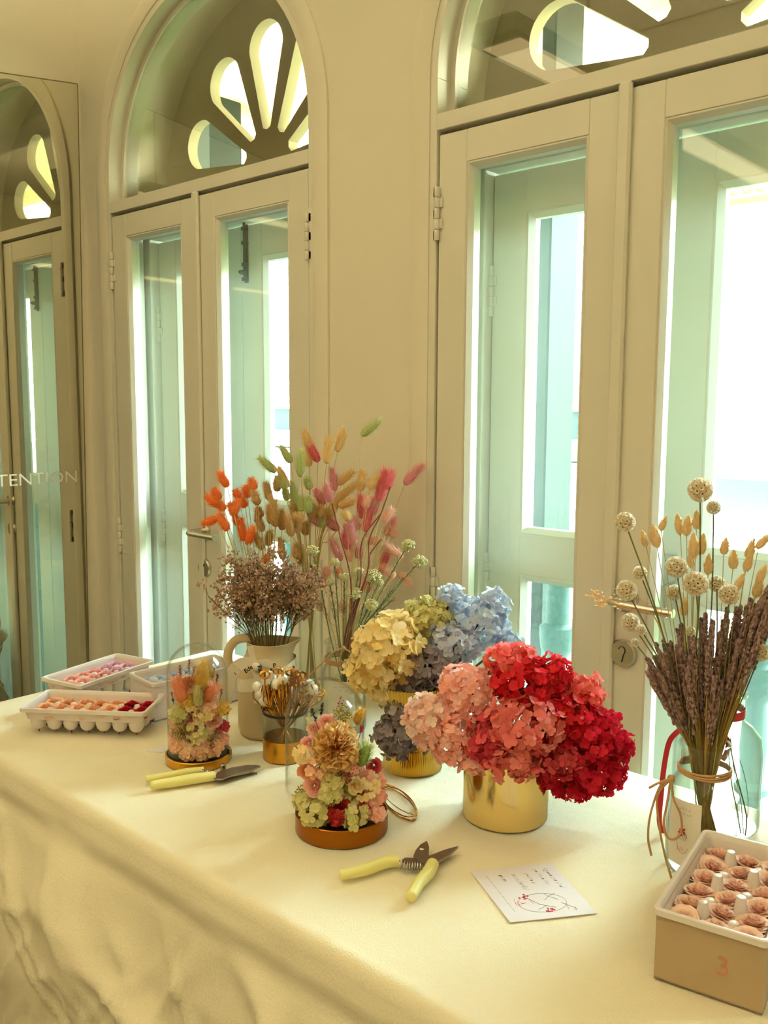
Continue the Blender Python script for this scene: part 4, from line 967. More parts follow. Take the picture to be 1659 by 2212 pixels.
for k, (px, py, cc) in enumerate(TK):
    off = float(RNG.uniform(-.03, .02)); h = N(px, py, VU, off); mname = {'w': 'tie_white', 'g': 'tie_gold', 'b': 'tie_brown'}[cc]
    dd = h - VU; dd[2] = 0; L = np.linalg.norm(dd) + 1e-6
    rp = VU + dd / L * min(.036, L * .7) + np.array([0, 0, HU]); ft = VU - dd / L * .025 + np.array([0, 0, .006])
    lab = {'w': 'white cotton-tipped tie on a gold stick in the tumbler', 'g': 'shiny gold looped tie standing in the tumbler', 'b': 'bronze brown looped tie standing in the tumbler'}[cc]
    if k == 20: lab = 'gold looped tie leaning farthest right out of the tumbler'
    t = thing('twist_tie', lab, 'tie', ft, {'w': 'white tipped ties in the tumbler', 'g': 'gold ties in the tumbler', 'b': 'bronze ties in the tumbler'}[cc])
    if k == 20: t['group'] = 'stray ties'
    mid = rp * .4 + h * .6 + dd / L * .006
    m = MB(); m.add(tube(smoothpath([ft, ft * .5 + (VU + np.array([0, 0, .06])) * .5, rp, mid, h], 5), .0011, 6))
    for q in range(2):
        sd = RNG.normal(size=3) * .006; m.add(tube(smoothpath([rp + sd * .5, mid + sd * 1.4, h + sd], 5), .0024, 6, flat=.5))
    m.build('stick', 'tie_gold' if cc != 'b' else 'tie_brown', t)
    m = MB(); fr = frame_of(h - rp)
    if cc == 'w': m.add(ellipsoid(.0105, .0100, .0115, 12, 8), M=fr, at=h)
    else:
        rr = .009 if cc == 'g' else .008; f2 = frame_of(RNG.normal(size=3) * .4 + np.array([CAM[0], CAM[1], 0]) - np.array([h[0], h[1], 0]))
        m.add(tube([h + f2 @ np.array([rr * math.cos(a), rr * math.sin(a) * .75, 0]) for a in np.linspace(0, 2 * PI, 20)], .0028, 8, flat=.6))
    m.build('tip' if cc == 'w' else 'loop', mname, t)

# ---------------------------------------------------------------- flowers fixed on dome bases
petal('f_orange', (255, 176, 96), (255, 224, 156), .35); petal('f_pink', (250, 180, 168), (255, 212, 200), .3); petal('f_cream', (255, 226, 160), (250, 238, 196), .3); petal('f_maroon', (150, 20, 26), (190, 50, 46), .3)
petal('f_greenwhite', (216, 212, 140), (238, 230, 178), .3); petal('f_peach', (250, 194, 158), (255, 218, 190), .3); petal('f_apricot', (246, 158, 120), (252, 190, 156), .3); petal('f_pod', (150, 176, 96), (190, 204, 130), .2); petal('f_yellow', (214, 170, 70), (236, 200, 110), .2)
petal('f_twig', (150, 84, 70), (184, 112, 92), 0); petal('f_moss', (126, 116, 54), (190, 180, 104), 0); petal('f_magenta', (200, 60, 90), (226, 110, 120), .3); mat('foam_core', (120, 100, 60), .95); petal('f_darktwig', (70, 58, 44), (96, 82, 60), 0)
def dome_flower(kind, px, py, r, c, off, pm, t, Z, label=None, d=None, **k):
    p = N(*Z(px, py), c, off - .014); s = scale_at(p); R_ = r * s * 1.12
    toc = unit(np.array([CAM[0] - p[0], CAM[1] - p[1], (CAM[2] - p[2]) * .8])); d = unit(np.asarray(d, float)) if d is not None else toc
    m = MB()
    if kind == 'carnation_bloom': m.add((CARN[0] * R_, CARN[1]), M=frame_of(d), at=p); rr_ = np.linalg.norm(CARN[0], axis=1); m.Tn = [np.clip((rr_ - .4) / .6, 0, 1) ** 1.5]
    elif kind == 'rose_bloom':
        q = TIGHT if k.get('tight') else ROSES[int(px) % 3]; m.add((q[0] * np.array([1, 1, 1.1]) * R_, q[1]), M=frame_of(d), at=p - d * R_ * .3); m.Tn = [np.linspace(0, 1, len(q[0]))]
    elif kind == 'hydrangea_cluster':
        n = k.get('n', 26); dd_ = fib(n, .6); scatter(m, FLORETS, p + dd_ * R_ * np.array([1, 1, k.get('fz', .8)]) * .85, dd_ + toc * .8 + RNG.normal(size=(n, 3)) * .3, k.get('fl', .0075) * (.8 + .4 * RNG.random(n)))
    elif kind == 'seed_cluster':
        for q in range(k.get('n', 90)): g_ = RNG.normal(size=3); g_ = unit(g_) * R_ * RNG.random() ** .4; m.add(ellipsoid(.0013, .0013, .0016, 5, 4), tint=RNG.random(), at=p + g_)
        for q in range(10): m.add(tube([p - np.array([0, 0, R_]), p + RNG.normal(size=3) * R_ * .5], .0005, 4), tint=0)
    elif kind == 'tail_head': v, f = tails_v[0].V, tails_v[0].F; m.add((np.concatenate(v) * R_ * np.array([1.3, 1.3, 1]), f), M=frame_of(d), at=p); m.Tn = [np.concatenate(tails_v[0].Tn)]
    elif kind == 'twig':
        ms_ = p + d * R_
        m.add(tube([p - d * R_ * 2, p, ms_], .0006, 4))
        for q in range(14): a = p + d * R_ * RNG.uniform(-.3, 1); e = a + unit(d + RNG.normal(size=3) * .7) * .007; m.add((petal_grid(.4, 1, .2, 2, 2)[0] * .006, petal_grid(.4, 1, .2, 2, 2)[1]), tint=RNG.random(), M=frame_of(e - a)[:, [2, 0, 1]], at=a)
    elif kind == 'petal_cup':
        for q in range(5): v, f = petal_grid(.5, 1, .5, 3, 3); m.add((rotz(tilt(v, 1.15), q * 1.26) * R_, f), tint=RNG.random(), M=frame_of(d), at=p)
    o = m.build(kind, pm, t, smooth=180)
    if label: o['label'] = label
    return o
Z5 = lambda u, v: (600 + u / 5.53, 1480 + v / 5.53); Z4 = lambda u, v: (330 + u / 5.72, 1380 + v / 5.72)
def flower_base(name, label, c, R_, h, matn, rim=.006):
    t = thing(name, label, 'flower display', c)
    MB().add(lathe([(R_ - .002, 0), (R_, .002), (R_, h - .001), (R_ - .001, h), (R_ - .003, h), (R_ - .0035, h - .001), (R_ - .0035, h - rim)], 72, True, False), at=c).build('base_ring', matn, t, smooth=35)
    MB().add(lathe([(R_ - .0036, h - rim), (0, h - rim)], 48, False, False), at=c).build('base_inset', 'black_inside', t, smooth=0)
    return t
D2 = base_at(738, 1837, .0735)
t = flower_base('flower_arrangement', 'round bronze base carrying an uncovered arrangement topped by an orange carnation', D2, .0735, .030, 'bronze', .010)
fc = N(735, 1700, D2)
MB().add(lathe([(.030, 0), (.028, .04), (.022, .09), (.014, .12), (.006, .13)], 24), at=D2 + np.array([0, 0, .020])).build('foam_core', 'foam_core', t)
def filler(t, c, z0, z1, r0, r1, n, cols, fl):
    ms_ = {k: MB() for k in cols}
    for k in range(n):
        u = (k + .5) / n; a = k * 2.4; r = r0 + (r1 - r0) * u; p = c + np.array([r * math.cos(a), r * math.sin(a), z0 + (z1 - z0) * u]); o_ = unit(np.array([math.cos(a), math.sin(a), .35]))
        d_ = fib(9, .8); scatter(ms_[cols[int(RNG.integers(len(cols)))]], FLORETS, p + d_ * .0085, d_ * .6 + o_, fl * (.8 + .4 * RNG.random(9)))
    for k, m_ in ms_.items():
        if m_.V: m_.build('small_blossoms', k, t, smooth=180)
filler(t, D2, .030, .150, .042, .016, 90, ['f_pink', 'f_cream', 'f_greenwhite', 'f_peach', 'f_moss', 'f_greenwhite'], .0065)
for a in [('carnation_bloom', 700, 740, 48, -.030, 'f_orange', 'orange carnation', {}), ('rose_bloom', 935, 1200, 27, -.035, 'f_cream', 'cream rose', dict(tight=1)), ('rose_bloom', 440, 520, 17, 0, 'f_pink', None, {}), ('rose_bloom', 590, 440, 19, .005, 'f_pink', None, {}),
        ('rose_bloom', 370, 690, 20, .0, 'f_pink', None, {}), ('rose_bloom', 340, 1030, 22, -.01, 'f_apricot', 'apricot rose', {}), ('rose_bloom', 440, 1210, 24, -.02, 'f_pink', None, {}), ('rose_bloom', 1150, 960, 20, -.0, 'f_magenta', 'magenta rose', {}),
        ('hydrangea_cluster', 320, 820, 22, .0, 'f_cream', None, {}), ('hydrangea_cluster', 510, 1000, 26, -.02, 'f_peach', None, {}), ('hydrangea_cluster', 660, 1160, 20, -.035, 'f_greenwhite', None, {}), ('hydrangea_cluster', 640, 1300, 20, -.035, 'f_greenwhite', None, {}),
        ('hydrangea_cluster', 1080, 1250, 26, -.025, 'f_cream', None, {}), ('hydrangea_cluster', 1150, 1120, 22, -.01, 'f_pink', None, {}), ('hydrangea_cluster', 1160, 1330, 20, -.02, 'f_pink', None, {}), ('hydrangea_cluster', 880, 960, 16, -.03, 'f_pink', None, {}),
        ('rose_bloom', 740, 1480, 26, -.035, 'f_maroon', 'dark red bloom', {}), ('hydrangea_cluster', 700, 1570, 16, -.04, 'f_maroon', None, {}), ('rose_bloom', 1050, 1430, 18, -.03, 'f_magenta', None, {}),
        ('hydrangea_cluster', 440, 1540, 26, -.035, 'f_greenwhite', None, dict(fl=.009)), ('hydrangea_cluster', 930, 1530, 24, -.035, 'f_greenwhite', None, dict(fl=.009)), ('hydrangea_cluster', 300, 1390, 18, -.01, 'f_greenwhite', None, {}), ('hydrangea_cluster', 1180, 1530, 14, -.03, 'f_pink', None, {}), ('hydrangea_cluster', 880, 1640, 14, -.05, 'f_greenwhite', None, dict(n=10)),
        ('seed_cluster', 300, 1290, 16, 0, 'f_moss', None, {}), ('seed_cluster', 770, 360, 20, .0, 'f_moss', None, dict(n=140)), ('seed_cluster', 860, 1050, 20, -.03, 'f_twig', None, {}), ('seed_cluster', 620, 1380, 12, -.04, 'f_moss', None, {}), ('hydrangea_cluster', 830, 420, 12, .0, 'f_cream', None, dict(n=14, fl=.004)),
        ('tail_head', 980, 950, 50, -.03, 'f_pod', 'pale green pod', dict(d=(.35, .0, .75))), ('tail_head', 930, 450, 32, .0, 'f_yellow', 'golden grass head', dict(d=(.35, .2, .8))), ('tail_head', 960, 480, 26, .0, 'f_yellow', None, dict(d=(-.1, 0, 1))),
        ('twig', 440, 400, 16, .0, 'f_darktwig', None, dict(d=(-.35, -.1, .8))), ('twig', 520, 330, 16, .01, 'f_darktwig', None, dict(d=(.1, .1, 1))), ('twig', 390, 480, 12, .0, 'f_greenwhite', None, dict(d=(-.6, 0, .6))), ('twig', 990, 560, 12, .01, 'f_magenta', None, dict(d=(.3, 0, 1)))]:
    k_, px, py, r, off, pm, lab, kw = a
    dome_flower(k_, px, py, r, D2, off, pm, t, Z5, lab, **kw)
# covered dome
D1 = base_at(430, 1669, .062)
t = flower_base('flower_cloche', 'gold based glass dome closed over peach and pink dried flowers', D1, .062, .017, 'gold_brushed', .003)
MB().add(lathe([(.026, 0), (.026, .08), (.02, .11), (.01, .125)], 24), at=D1 + np.array([0, 0, .016])).build('foam_core', 'foam_core', t)
filler(t, D1, .022, .135, .040, .026, 100, ['f_peach', 'f_cream', 'f_greenwhite', 'f_pink', 'f_moss', 'f_twig', 'f_peach'], .006)
H1 = N(430, 1387, D1)[2] - TZ; r1 = .0565
gd = [(r1, .0145), (r1, H1 - r1)] + [(r1 * math.cos(a), H1 - r1 + r1 * math.sin(a)) for a in np.linspace(.12, PI / 2 - .02, 14)]
gi = [((r - .0018), z - (.0018 if z > H1 - r1 else 0)) for r, z in gd][::-1]
MB().add(lathe(gd, 64, False, True), at=D1).add(lathe(gi, 64, True, False), at=D1).build('glass_dome', 'dome_glass', t, smooth=80)
mat('clasp', (150, 130, 80), .35, .9)
MB().add(bbox(-.004, .004, -.003, .003, 0, .012, .001), at=N(496, 1630, D1, -.02)).build('clasp', 'clasp', t)
for a in [('hydrangea_cluster', 330, 1320, 16, -.02, 'f_peach', None, {}), ('hydrangea_cluster', 450, 1400, 17, -.03, 'f_peach', None, {}), ('hydrangea_cluster', 600, 1400, 18, -.03, 'f_peach', None, {}), ('hydrangea_cluster', 760, 1340, 18, -.025, 'f_peach', None, {}), ('hydrangea_cluster', 850, 1240, 12, -.01, 'f_pink', None, {}), ('hydrangea_cluster', 290, 1200, 12, 0, 'f_pink', None, {}),
        ('seed_cluster', 350, 1130, 20, -.025, 'f_moss', 'green seed cluster', dict(n=180)), ('hydrangea_cluster', 540, 1130, 22, -.03, 'f_greenwhite', None, {}), ('hydrangea_cluster', 560, 1240, 14, -.03, 'f_cream', None, dict(fl=.005)), ('seed_cluster', 740, 1200, 14, -.02, 'f_moss', None, {}),
        ('rose_bloom', 750, 1020, 24, -.025, 'f_pink', 'pink ranunculus', dict(tight=1)), ('hydrangea_cluster', 640, 930, 18, -.02, 'f_cream', None, {}), ('hydrangea_cluster', 320, 930, 18, -.015, 'f_greenwhite', None, {}), ('seed_cluster', 500, 930, 16, -.02, 'f_twig', None, {}), ('hydrangea_cluster', 860, 860, 14, -.01, 'f_yellow', None, {}),
        ('rose_bloom', 460, 560, 24, .0, 'f_apricot', 'apricot rose', {}), ('tail_head', 380, 780, 52, -.02, 'f_apricot', 'apricot grass head', dict(d=(-.25, -.1, .8))), ('tail_head', 640, 780, 48, -.01, 'f_apricot', None, dict(d=(.5, .1, .7))), ('hydrangea_cluster', 700, 820, 16, -.015, 'f_peach', None, {}),
        ('tail_head', 610, 640, 60, -.01, 'f_yellow', 'tan grass head', dict(d=(.1, 0, 1))), ('tail_head', 560, 830, 42, -.03, 'f_greenwhite', None, dict(d=(0, 0, 1))), ('hydrangea_cluster', 430, 780, 12, -.02, 'f_yellow', None, {}), ('seed_cluster', 690, 570, 12, 0, 'f_twig', None, dict(n=60)),
        ('twig', 340, 430, 14, .0, 'f_twig', 'reddish twig', dict(d=(-.1, 0, 1))), ('twig', 450, 370, 16, .0, 'f_twig', None, dict(d=(.05, 0, 1))), ('twig', 500, 420, 12, .0, 'f_twig', None, dict(d=(.3, .1, 1))), ('twig', 740, 470, 16, .0, 'f_moss', None, dict(d=(.25, .1, 1))), ('twig', 790, 520, 12, .0, 'f_twig', None, dict(d=(.2, .1, 1))), ('twig', 250, 760, 12, 0, 'f_darktwig', None, dict(d=(-.3, 0, 1))), ('twig', 840, 700, 12, 0, 'f_twig', None, dict(d=(.2, .1, 1))),
        ('hydrangea_cluster', 480, 830, 12, -.02, 'f_cream', None, {}), ('hydrangea_cluster', 300, 1040, 12, -.01, 'f_peach', None, {}), ('hydrangea_cluster', 860, 1080, 10, -.01, 'f_magenta', None, {})]:
    k_, px, py, r, off, pm, lab, kw = a
    dome_flower(k_, px, py, r, D1, off * .8, pm, t, Z4, lab, **kw)
# the loose cover standing behind the open arrangement
DC = base_at(702, 1741, .069)
H2 = N(702, 1464, DC)[2] - TZ; r2 = .069
gd = [(r2, .0005), (r2, H2 - r2)] + [(r2 * math.cos(a), H2 - r2 + r2 * math.sin(a)) for a in np.linspace(.12, PI / 2 - .02, 14)]
gi = [((r - .0018), z - (.0018 if z > H2 - r2 else 0)) for r, z in gd][::-1]
o = MB().add(lathe(gd, 72, False, True)).add(lathe(gi, 72, True, False)).build('glass_dome_cover', 'dome_glass', smooth=80)
o.location = DC; tag(o, 'loose clear glass dome standing on the cloth behind the open arrangement', 'glass dome')

# ---------------------------------------------------------------- wire coil and scraps
cc_ = T(860, 1738); m = MB()
for k in range(7):
    a_, b_ = .026 * (1 + .08 * RNG.normal()), .0125 * (1 + .1 * RNG.normal()); ph = RNG.random() * 6
    u = unit(T(893, 1775) - T(832, 1705)); w_ = np.array([-u[1], u[0], 0])
    L_ = np.linalg.norm(T(893, 1775) - T(832, 1705)) / 2
    m.add(tube([cc_ + u * (L_ * (1 + .03 * RNG.normal())) * math.cos(a) + w_ * (.021 + .002 * math.sin(k)) * math.sin(a) + np.array([0, 0, .0012 + .0022 * k * (.5 + .5 * math.sin(a + ph))]) for a in np.linspace(0, 2 * PI, 36)], .0007, 5))
tag(m.build('wire_coil', 'tie_gold', org=cc_), 'thin gold wire wound into a loose oval coil on the cloth', 'wire')
m = MB(); q = T(545, 1673)
for k in range(4): m.add(tube([q + RNG.normal(size=3) * np.array([.004, .003, 0]) + np.array([0, 0, .002]) for _ in range(4)], .0009, 5))
tag(m.build('wire_scrap', 'tie_gold', org=q), 'tiny gold wire scrap beside the tip of the closed secateurs', 'scrap')
q = [T(x, y) for x, y in ((318, 1624), (352, 1611), (362, 1622), (350, 1626))]
m = MB().add(([p + np.array([0, 0, e]) for e in (0.0003, .0009) for p in q], [(3, 2, 1, 0), (4, 5, 6, 7)] + [(i, (i + 1) % 4, 4 + (i + 1) % 4, 4 + i) for i in range(4)]))
tag(m.build('paper_scrap', 'card_paper', org=q[0]), 'small white paper slip showing left of the closed glass dome', 'paper')

# ---------------------------------------------------------------- flower trays
mat('tray_plastic', (240, 232, 232), .35, c2=(234, 226, 226), spec=.5, trans=.12); mat('kraft', (176, 154, 124), .85, c2=(166, 143, 112), ns=30)
mat('stem_dark', (70, 50, 40), .8); mat('stem_redbrown', (140, 56, 36), .7)
petal('r_peach', (255, 172, 124), (255, 214, 180), .15); petal('r_darkred', (176, 12, 40), (206, 40, 60), .25); petal('r_pink', (252, 186, 186), (255, 212, 208), .3); petal('r_lilac', (244, 190, 226), (250, 212, 238), .3)
petal('r_blue', (180, 208, 250), (228, 238, 255), .3); petal('r_blush', (246, 188, 170), (255, 226, 212), .15)
RM = {}
for k in ('r_peach', 'r_darkred', 'r_pink', 'r_lilac', 'r_blue', 'r_blush'):
    l_ = []
    for qi, q in enumerate(RSET):
        m = MB(); m.add(q); m.Tn = [ROSE_TINT[qi]]; l_.append(m.mesh('bloom', k, smooth=180))
    RM[k] = l_
def rrect(w, l, r, n=5):
    o = []
    for cx_, cy_, a0 in ((w - r, r, -PI / 2), (w - r, l - r, 0), (r, l - r, PI / 2), (r, r, PI)):
        for i in range(n + 1): a = a0 + PI / 2 * i / n; o.append((cx_ + r * math.cos(a), cy_ + r * math.sin(a)))
    return o
def tray(F0, yaw, w, l, zr, nx, ny, label, cols, boxed, group, cone=.014, rise=.007, big=1.45):
    """F0: rim corner; w runs along yaw, l along yaw+90; zr: rim height"""
    R_ = np.array([[math.cos(yaw), -math.sin(yaw), 0], [math.sin(yaw), math.cos(yaw), 0], [0, 0, 1]])
    o = np.array([F0[0], F0[1], 0])
    t = thing('flower_tray', label, 'tray', (F0[0], F0[1], TZ), group)
    m = MB(); dep = .026
    def loop(ins, z, r): return [(ins + x * (w - 2 * ins) / w, ins + y * (l - 2 * ins) / l, z) for x, y in rrect(w, l, r)]
    L = [loop(.0, zr - .008, .008), loop(0, zr - .001, .008), loop(.0012, zr, .008), loop(.005, zr, .008), loop(.0065, zr - .002, .008), loop(.011, zr - dep, .008)]
    V = [p for q in L for p in q]; n = len(L[0]); F = [(k * n + i, k * n + (i + 1) % n, (k + 1) * n + (i + 1) % n, (k + 1) * n + i) for k in range(len(L) - 1) for i in range(n)]
    m.add((V, F), M=R_, at=o)
    # outer skirt of the well
    L2 = [loop(.009, zr - .006, .008), loop(.0125, zr - dep - .001, .008)]; V = [p for q in L2 for p in q]; m.add((V, [(i, (i + 1) % n, n + (i + 1) % n, n + i) for i in range(n)]), M=R_, at=o)
    # well floor, then cups below and cones between
    m.add((loop(.011, zr - dep, .008), [tuple(range(n))]), M=R_, at=o)
    px_, py_ = (w - .022) / nx, (l - .022) / ny; rc = min(px_, py_) * .47
    bot = zr - TZ - dep if not boxed else .04; ch = min(bot - .008, .036)
    for i in range(nx):
        for j in range(ny):
            cx_, cy_ = .011 + (i + .5) * px_, .011 + (j + .5) * py_
            m.add(lathe([(rc, zr - dep + .0), (rc * .97, zr - dep - ch * .4), (rc * .82, zr - dep - ch * .75), (rc * .5, zr - dep - ch * .96), (0.001, zr - dep - ch)], 18, False, False), M=R_, at=o + R_ @ np.array([cx_, cy_, 0]))
    for i in range(nx - 1):
        for j in range(ny - 1):
            cx_, cy_ = .011 + (i + 1) * px_, .011 + (j + 1) * py_
            hc = cone * (1 if (i + j) % 2 == 0 or cone < .02 else .45); m.add(lathe([(.0095, zr - dep), (.0058, zr - dep + hc * .9), (.0048, zr - dep + hc * .98), (.001, zr - dep + hc)], 16, False, True), M=R_, at=o + R_ @ np.array([cx_, cy_, 0]))
    m.build('tray_body', 'tray_plastic', t, smooth=50)
    if boxed:
        m = MB(); a = .004; zt_ = zr - .0085
        for q in ((a, w - a, a, a + .002), (a, w - a, l - a - .002, l - a), (a, a + .002, a + .002, l - a - .002), (w - a - .002, w - a, a + .002, l - a - .002)): m.add(box(*q, TZ, zt_), M=R_, at=o)
        m.add(box(a, w - a, a, l - a, TZ, TZ + .002), M=R_, at=o); m.build('kraft_box', boxed, t)
    k = 0
    for i in range(nx):
        for j in range(ny):
            cx_, cy_ = .011 + (i + .5) * px_, .011 + (j + .5) * py_
            col, lab = cols(i, j)
            if col is None: continue
            p = o + R_ @ np.array([cx_, cy_, zr - dep + .001 + rise])
            rs = thing('preserved_rose', lab, 'flower', p, group + ' roses')
            q = place('bloom', RM[col][k % 3], rs, p - np.array([0, 0, .004]), (RNG.normal() * .12, RNG.normal() * .12, 1), rc * big); k += 1
            if not boxed:
                m = MB(); a = RNG.normal(size=2) * .003; m.add(tube([p, p - np.array([0, 0, dep]), (p[0] + a[0], p[1] + a[1], TZ + .0015)], .0016, 6)); m.build('stem', 'stem_redbrown' if i != ny - 1 else 'stem_dark', rs)
    return t
# A: the front tray: l runs along 37 deg from its near left corner
A0 = T(39, 1530, .84); ya = math.radians(37)
u = np.array([math.cos(ya), math.sin(ya), 0])
A_FR = A0 + u * .262                                                     # near right corner; w goes back-left from there is yaw+90
tray((A_FR[0], A_FR[1]), ya + PI / 2, .125, .262, .84, 3, 7, 'white plastic cup tray of orange and dark red roses, foremost at the left end', lambda i, j: (('r_darkred', 'dark red rose in the right end of the front left tray') if j < 2 else ('r_peach', 'orange peach rose in the front left tray')), None, 'front left tray')
B0 = T(186, 1487, .85) + np.array([-.025, .0, 0]); yb = math.radians(103)
tray(B0 + np.array([0, 0, 0]), yb - PI / 2 + PI / 2, .228, .125, .85, 6, 3, 'white plastic tray of pink and lilac roses at the back left', lambda i, j: (('r_lilac', 'lilac rose at the far end of the back left tray') if i > 3 else ('r_pink', 'pink rose in the back left tray')), None, 'back left tray')
C0 = T(314, 1482, .865) + np.array([0, .018, 0]); yc = math.radians(85)
tray(C0, yc, .222, .112, .865, 6, 3, 'white tray of pale blue roses set on a pale box behind the closed dome', lambda i, j: ('r_blue', 'pale blue rose in the tray behind the closed glass dome'), 'tray_plastic', 'blue tray')
D0 = T(1409, 1960, .87); yd = math.radians(9)
tray(D0, yd, .128, .238, .87, 3, 6, 'white tray of blush pink roses on a kraft box marked 3, at the right edge', lambda i, j: ('r_blush', 'blush pink rose in the tray on the kraft box'), 'kraft', 'kraft box tray', cone=.026, rise=.007, big=1.42)
V, F = text_mesh('3', .034, .0001, bold=-.0004); Rd = np.array([[math.cos(yd), -math.sin(yd)], [math.sin(yd), math.cos(yd)]])
q = MB(); cx_ = .080
q.add(([(D0[0] + (Rd @ np.array([cx_ + v[0], .0034 - v[2]]))[0], D0[1] + (Rd @ np.array([cx_ + v[0], .0034 - v[2]]))[1], .822 + v[1]) for v in V], F))
dbox = [o for o in C.objects if o.name.startswith('kraft_box')][-1]; LOC[dbox.name] = LOC[dbox.parent.name]; q.build('written_number', 'red_ink', dbox, smooth=0)

# ---------------------------------------------------------------- secateurs
mat('handle_yellow', (240, 236, 160), .35, c2=(232, 226, 148)); mat('blade_steel', (168, 160, 158), .38, 1., c2=(140, 132, 130), ns=60); mat('spring_steel', (190, 186, 178), .25, 1.)
def zt(px, py, dz): q = T(px, py, TZ + dz); return q
def pr_px(pts, z0, z1): q = [T(x, y, TZ + (z0 + z1) / 2) for x, y in pts]; return prism([(a[0], a[1]) for a in q], TZ + z0, TZ + z1)
def secateurs(label, hA, hB, bladeA, bladeB, piv, spring):
    t = thing('secateurs', label, 'secateurs', T(*piv))
    for hpts, rs in (hA, hB):
        pp = smoothpath([zt(x, y, .010) for x, y in hpts], 8); n = len(pp)
        rr = np.interp(np.linspace(0, 1, n), np.linspace(0, 1, len(rs)), rs)
        pp = [pp[0] + (pp[0] - pp[1]) * .4] + pp; rr = np.r_[rr[0] * .65, rr]
        MB().add(tube(pp, list(rr), 14)).build('handle', 'handle_yellow', t, smooth=60)
    MB().add(pr_px(bladeA, .010, .0125)).build('cutting_blade', 'blade_steel', t, smooth=20)
    MB().add(pr_px(bladeB, .006, .0098)).build('hook_blade', 'blade_steel', t, smooth=20)
    q = T(*piv); MB().add(lathe([(.0055, .004), (.0055, .0145), (.004, .016), (0.0005, .016)], 16, True, True), at=q).build('pivot_bolt', 'spring_steel', t)
    a, b = zt(*spring[0], .010), zt(*spring[1], .010); d = unit(b - a); fr = frame_of(d); L = np.linalg.norm(b - a)
    MB().add(tube([a + d * L * i / 140 + fr @ np.array([.0062 * math.cos(i * .4), .0062 * math.sin(i * .4), 0]) for i in range(141)], .0008, 5)).build('spring', 'spring_steel', t)
secateurs('open secateurs with pale yellow handles and coiled spring beside the white card',
    ([(737, 1890), (790, 1878), (835, 1862), (862, 1860)], [.0072, .0085, .009, .0085]), ([(888, 1938), (905, 1908), (925, 1885), (935, 1866)], [.0078, .0085, .0095, .009]),
    [(905, 1862), (893, 1850), (898, 1838), (908, 1826), (922, 1818), (927, 1830), (926, 1848), (930, 1862), (944, 1870), (935, 1876)],
    [(990, 1830), (968, 1850), (945, 1864), (925, 1872), (880, 1866), (868, 1860), (875, 1855), (905, 1856), (930, 1850), (960, 1838)], (912, 1852), ((862, 1868), (912, 1872)))
secateurs('closed secateurs with pale yellow handles lying before the closed glass dome',
    ([(316, 1682), (360, 1676), (400, 1668), (440, 1663)], [.006, .007, .007, .006]), ([(327, 1696), (370, 1690), (420, 1682), (465, 1676)], [.0075, .009, .0095, .008]),
    [(465, 1683), (478, 1666), (500, 1662), (530, 1655), (552, 1653), (563, 1656), (545, 1664), (510, 1672), (480, 1684)],
    [(462, 1685), (470, 1670), (500, 1660), (535, 1654), (560, 1655), (540, 1668), (500, 1676)], (482, 1668), ((436, 1670), (462, 1672)))

# ---------------------------------------------------------------- card
q = [T(x, y) for x, y in ((1017, 1885), (1190, 1865), (1290, 1975), (1102, 1995))]
t = thing('greeting_card', 'square white card with grey handwriting and a small red flower drawing', 'card', q[0])
m = MB().add(([p + np.array([0, 0, e]) for e in (0.0008, .0016) for p in q], [(3, 2, 1, 0), (4, 5, 6, 7)] + [(i, (i + 1) % 4, 4 + (i + 1) % 4, 4 + i) for i in range(4)])).build('card_sheet', 'card_paper', t, smooth=0)
m['label'] = 'white sheet'; ex = unit(q[3] - q[0]); ey = unit(q[1] - q[0]); LX = np.linalg.norm(q[3] - q[0]); LY = np.linalg.norm(q[1] - q[0])
cd_ = lambda u, v, e=.0018: q[0] + (q[3] - q[0]) * u + (q[1] - q[0]) * v + np.array([0, 0, e])
hw = MB()
for s_, u, v, sz in (('A good and all of', .30, .86, .011), ('you have this', .26, .74, .011), ("you're a", .26, .60, .012), ('wonderful', .30, .45, .014), ('mum', .20, .30, .012)):
    V, F = text_mesh(s_, sz, 0, shear=.45, res=1, bold=-.0003)
    hw.add(([cd_(u, v) + ex * x * .75 + ey * y for x, y, _ in V], F))
for k in range(26): a = cd_(.12 + .028 * k, .13); hw.add(tube([a, a + ex * .0013 + ey * .0009], .0002, 4))
hw.build('handwriting', 'ink', t, smooth=0)
g_, rd, pk = MB(), MB(), MB()
g_.add(tube([cd_(.74 + .17 * math.cos(a) * 1.0, .50 + .27 * math.sin(a)) for a in np.linspace(0, 2 * PI, 40)], .00018, 4))
for (u0, v0, u1, v1) in ((.62, .38, .74, .40), (.62, .37, .77, .46), (.64, .62, .70, .55), (.64, .62, .60, .72), (.64, .62, .72, .70), (.78, .70, .88, .78), (.80, .74, .90, .72), (.85, .60, .76, .45), (.85, .40, .80, .52), (.64, .62, .58, .60)): g_.add(tube([cd_(u0, v0), cd_(u1, v1)], .00022, 4))
for (u0, v0) in ((.60, .34), (.88, .52)):
    for k in range(11): rd.add(ellipsoid(.0017, .0017, .0003, 6, 4), at=cd_(u0 + RNG.normal() * .022, v0 + RNG.normal() * .028))
for k in range(10): a, b = RNG.normal(size=2) * .03, RNG.normal(size=2) * .03; pk.add(tube([cd_(.72 + a[0], .25 + a[1]), cd_(.72 + b[0], .25 + b[1])], .0002, 4))
for k in range(5): g_.add(tube([cd_(.88 + .012 * k, .80 + .01 * (k % 2)), cd_(.89 + .012 * k, .78)], .0002, 4))
g_.build('line_drawing', 'ink', t); rd.build('red_flowers', 'ink_red', t); pk.build('pink_sketch', 'ink_pink', t)

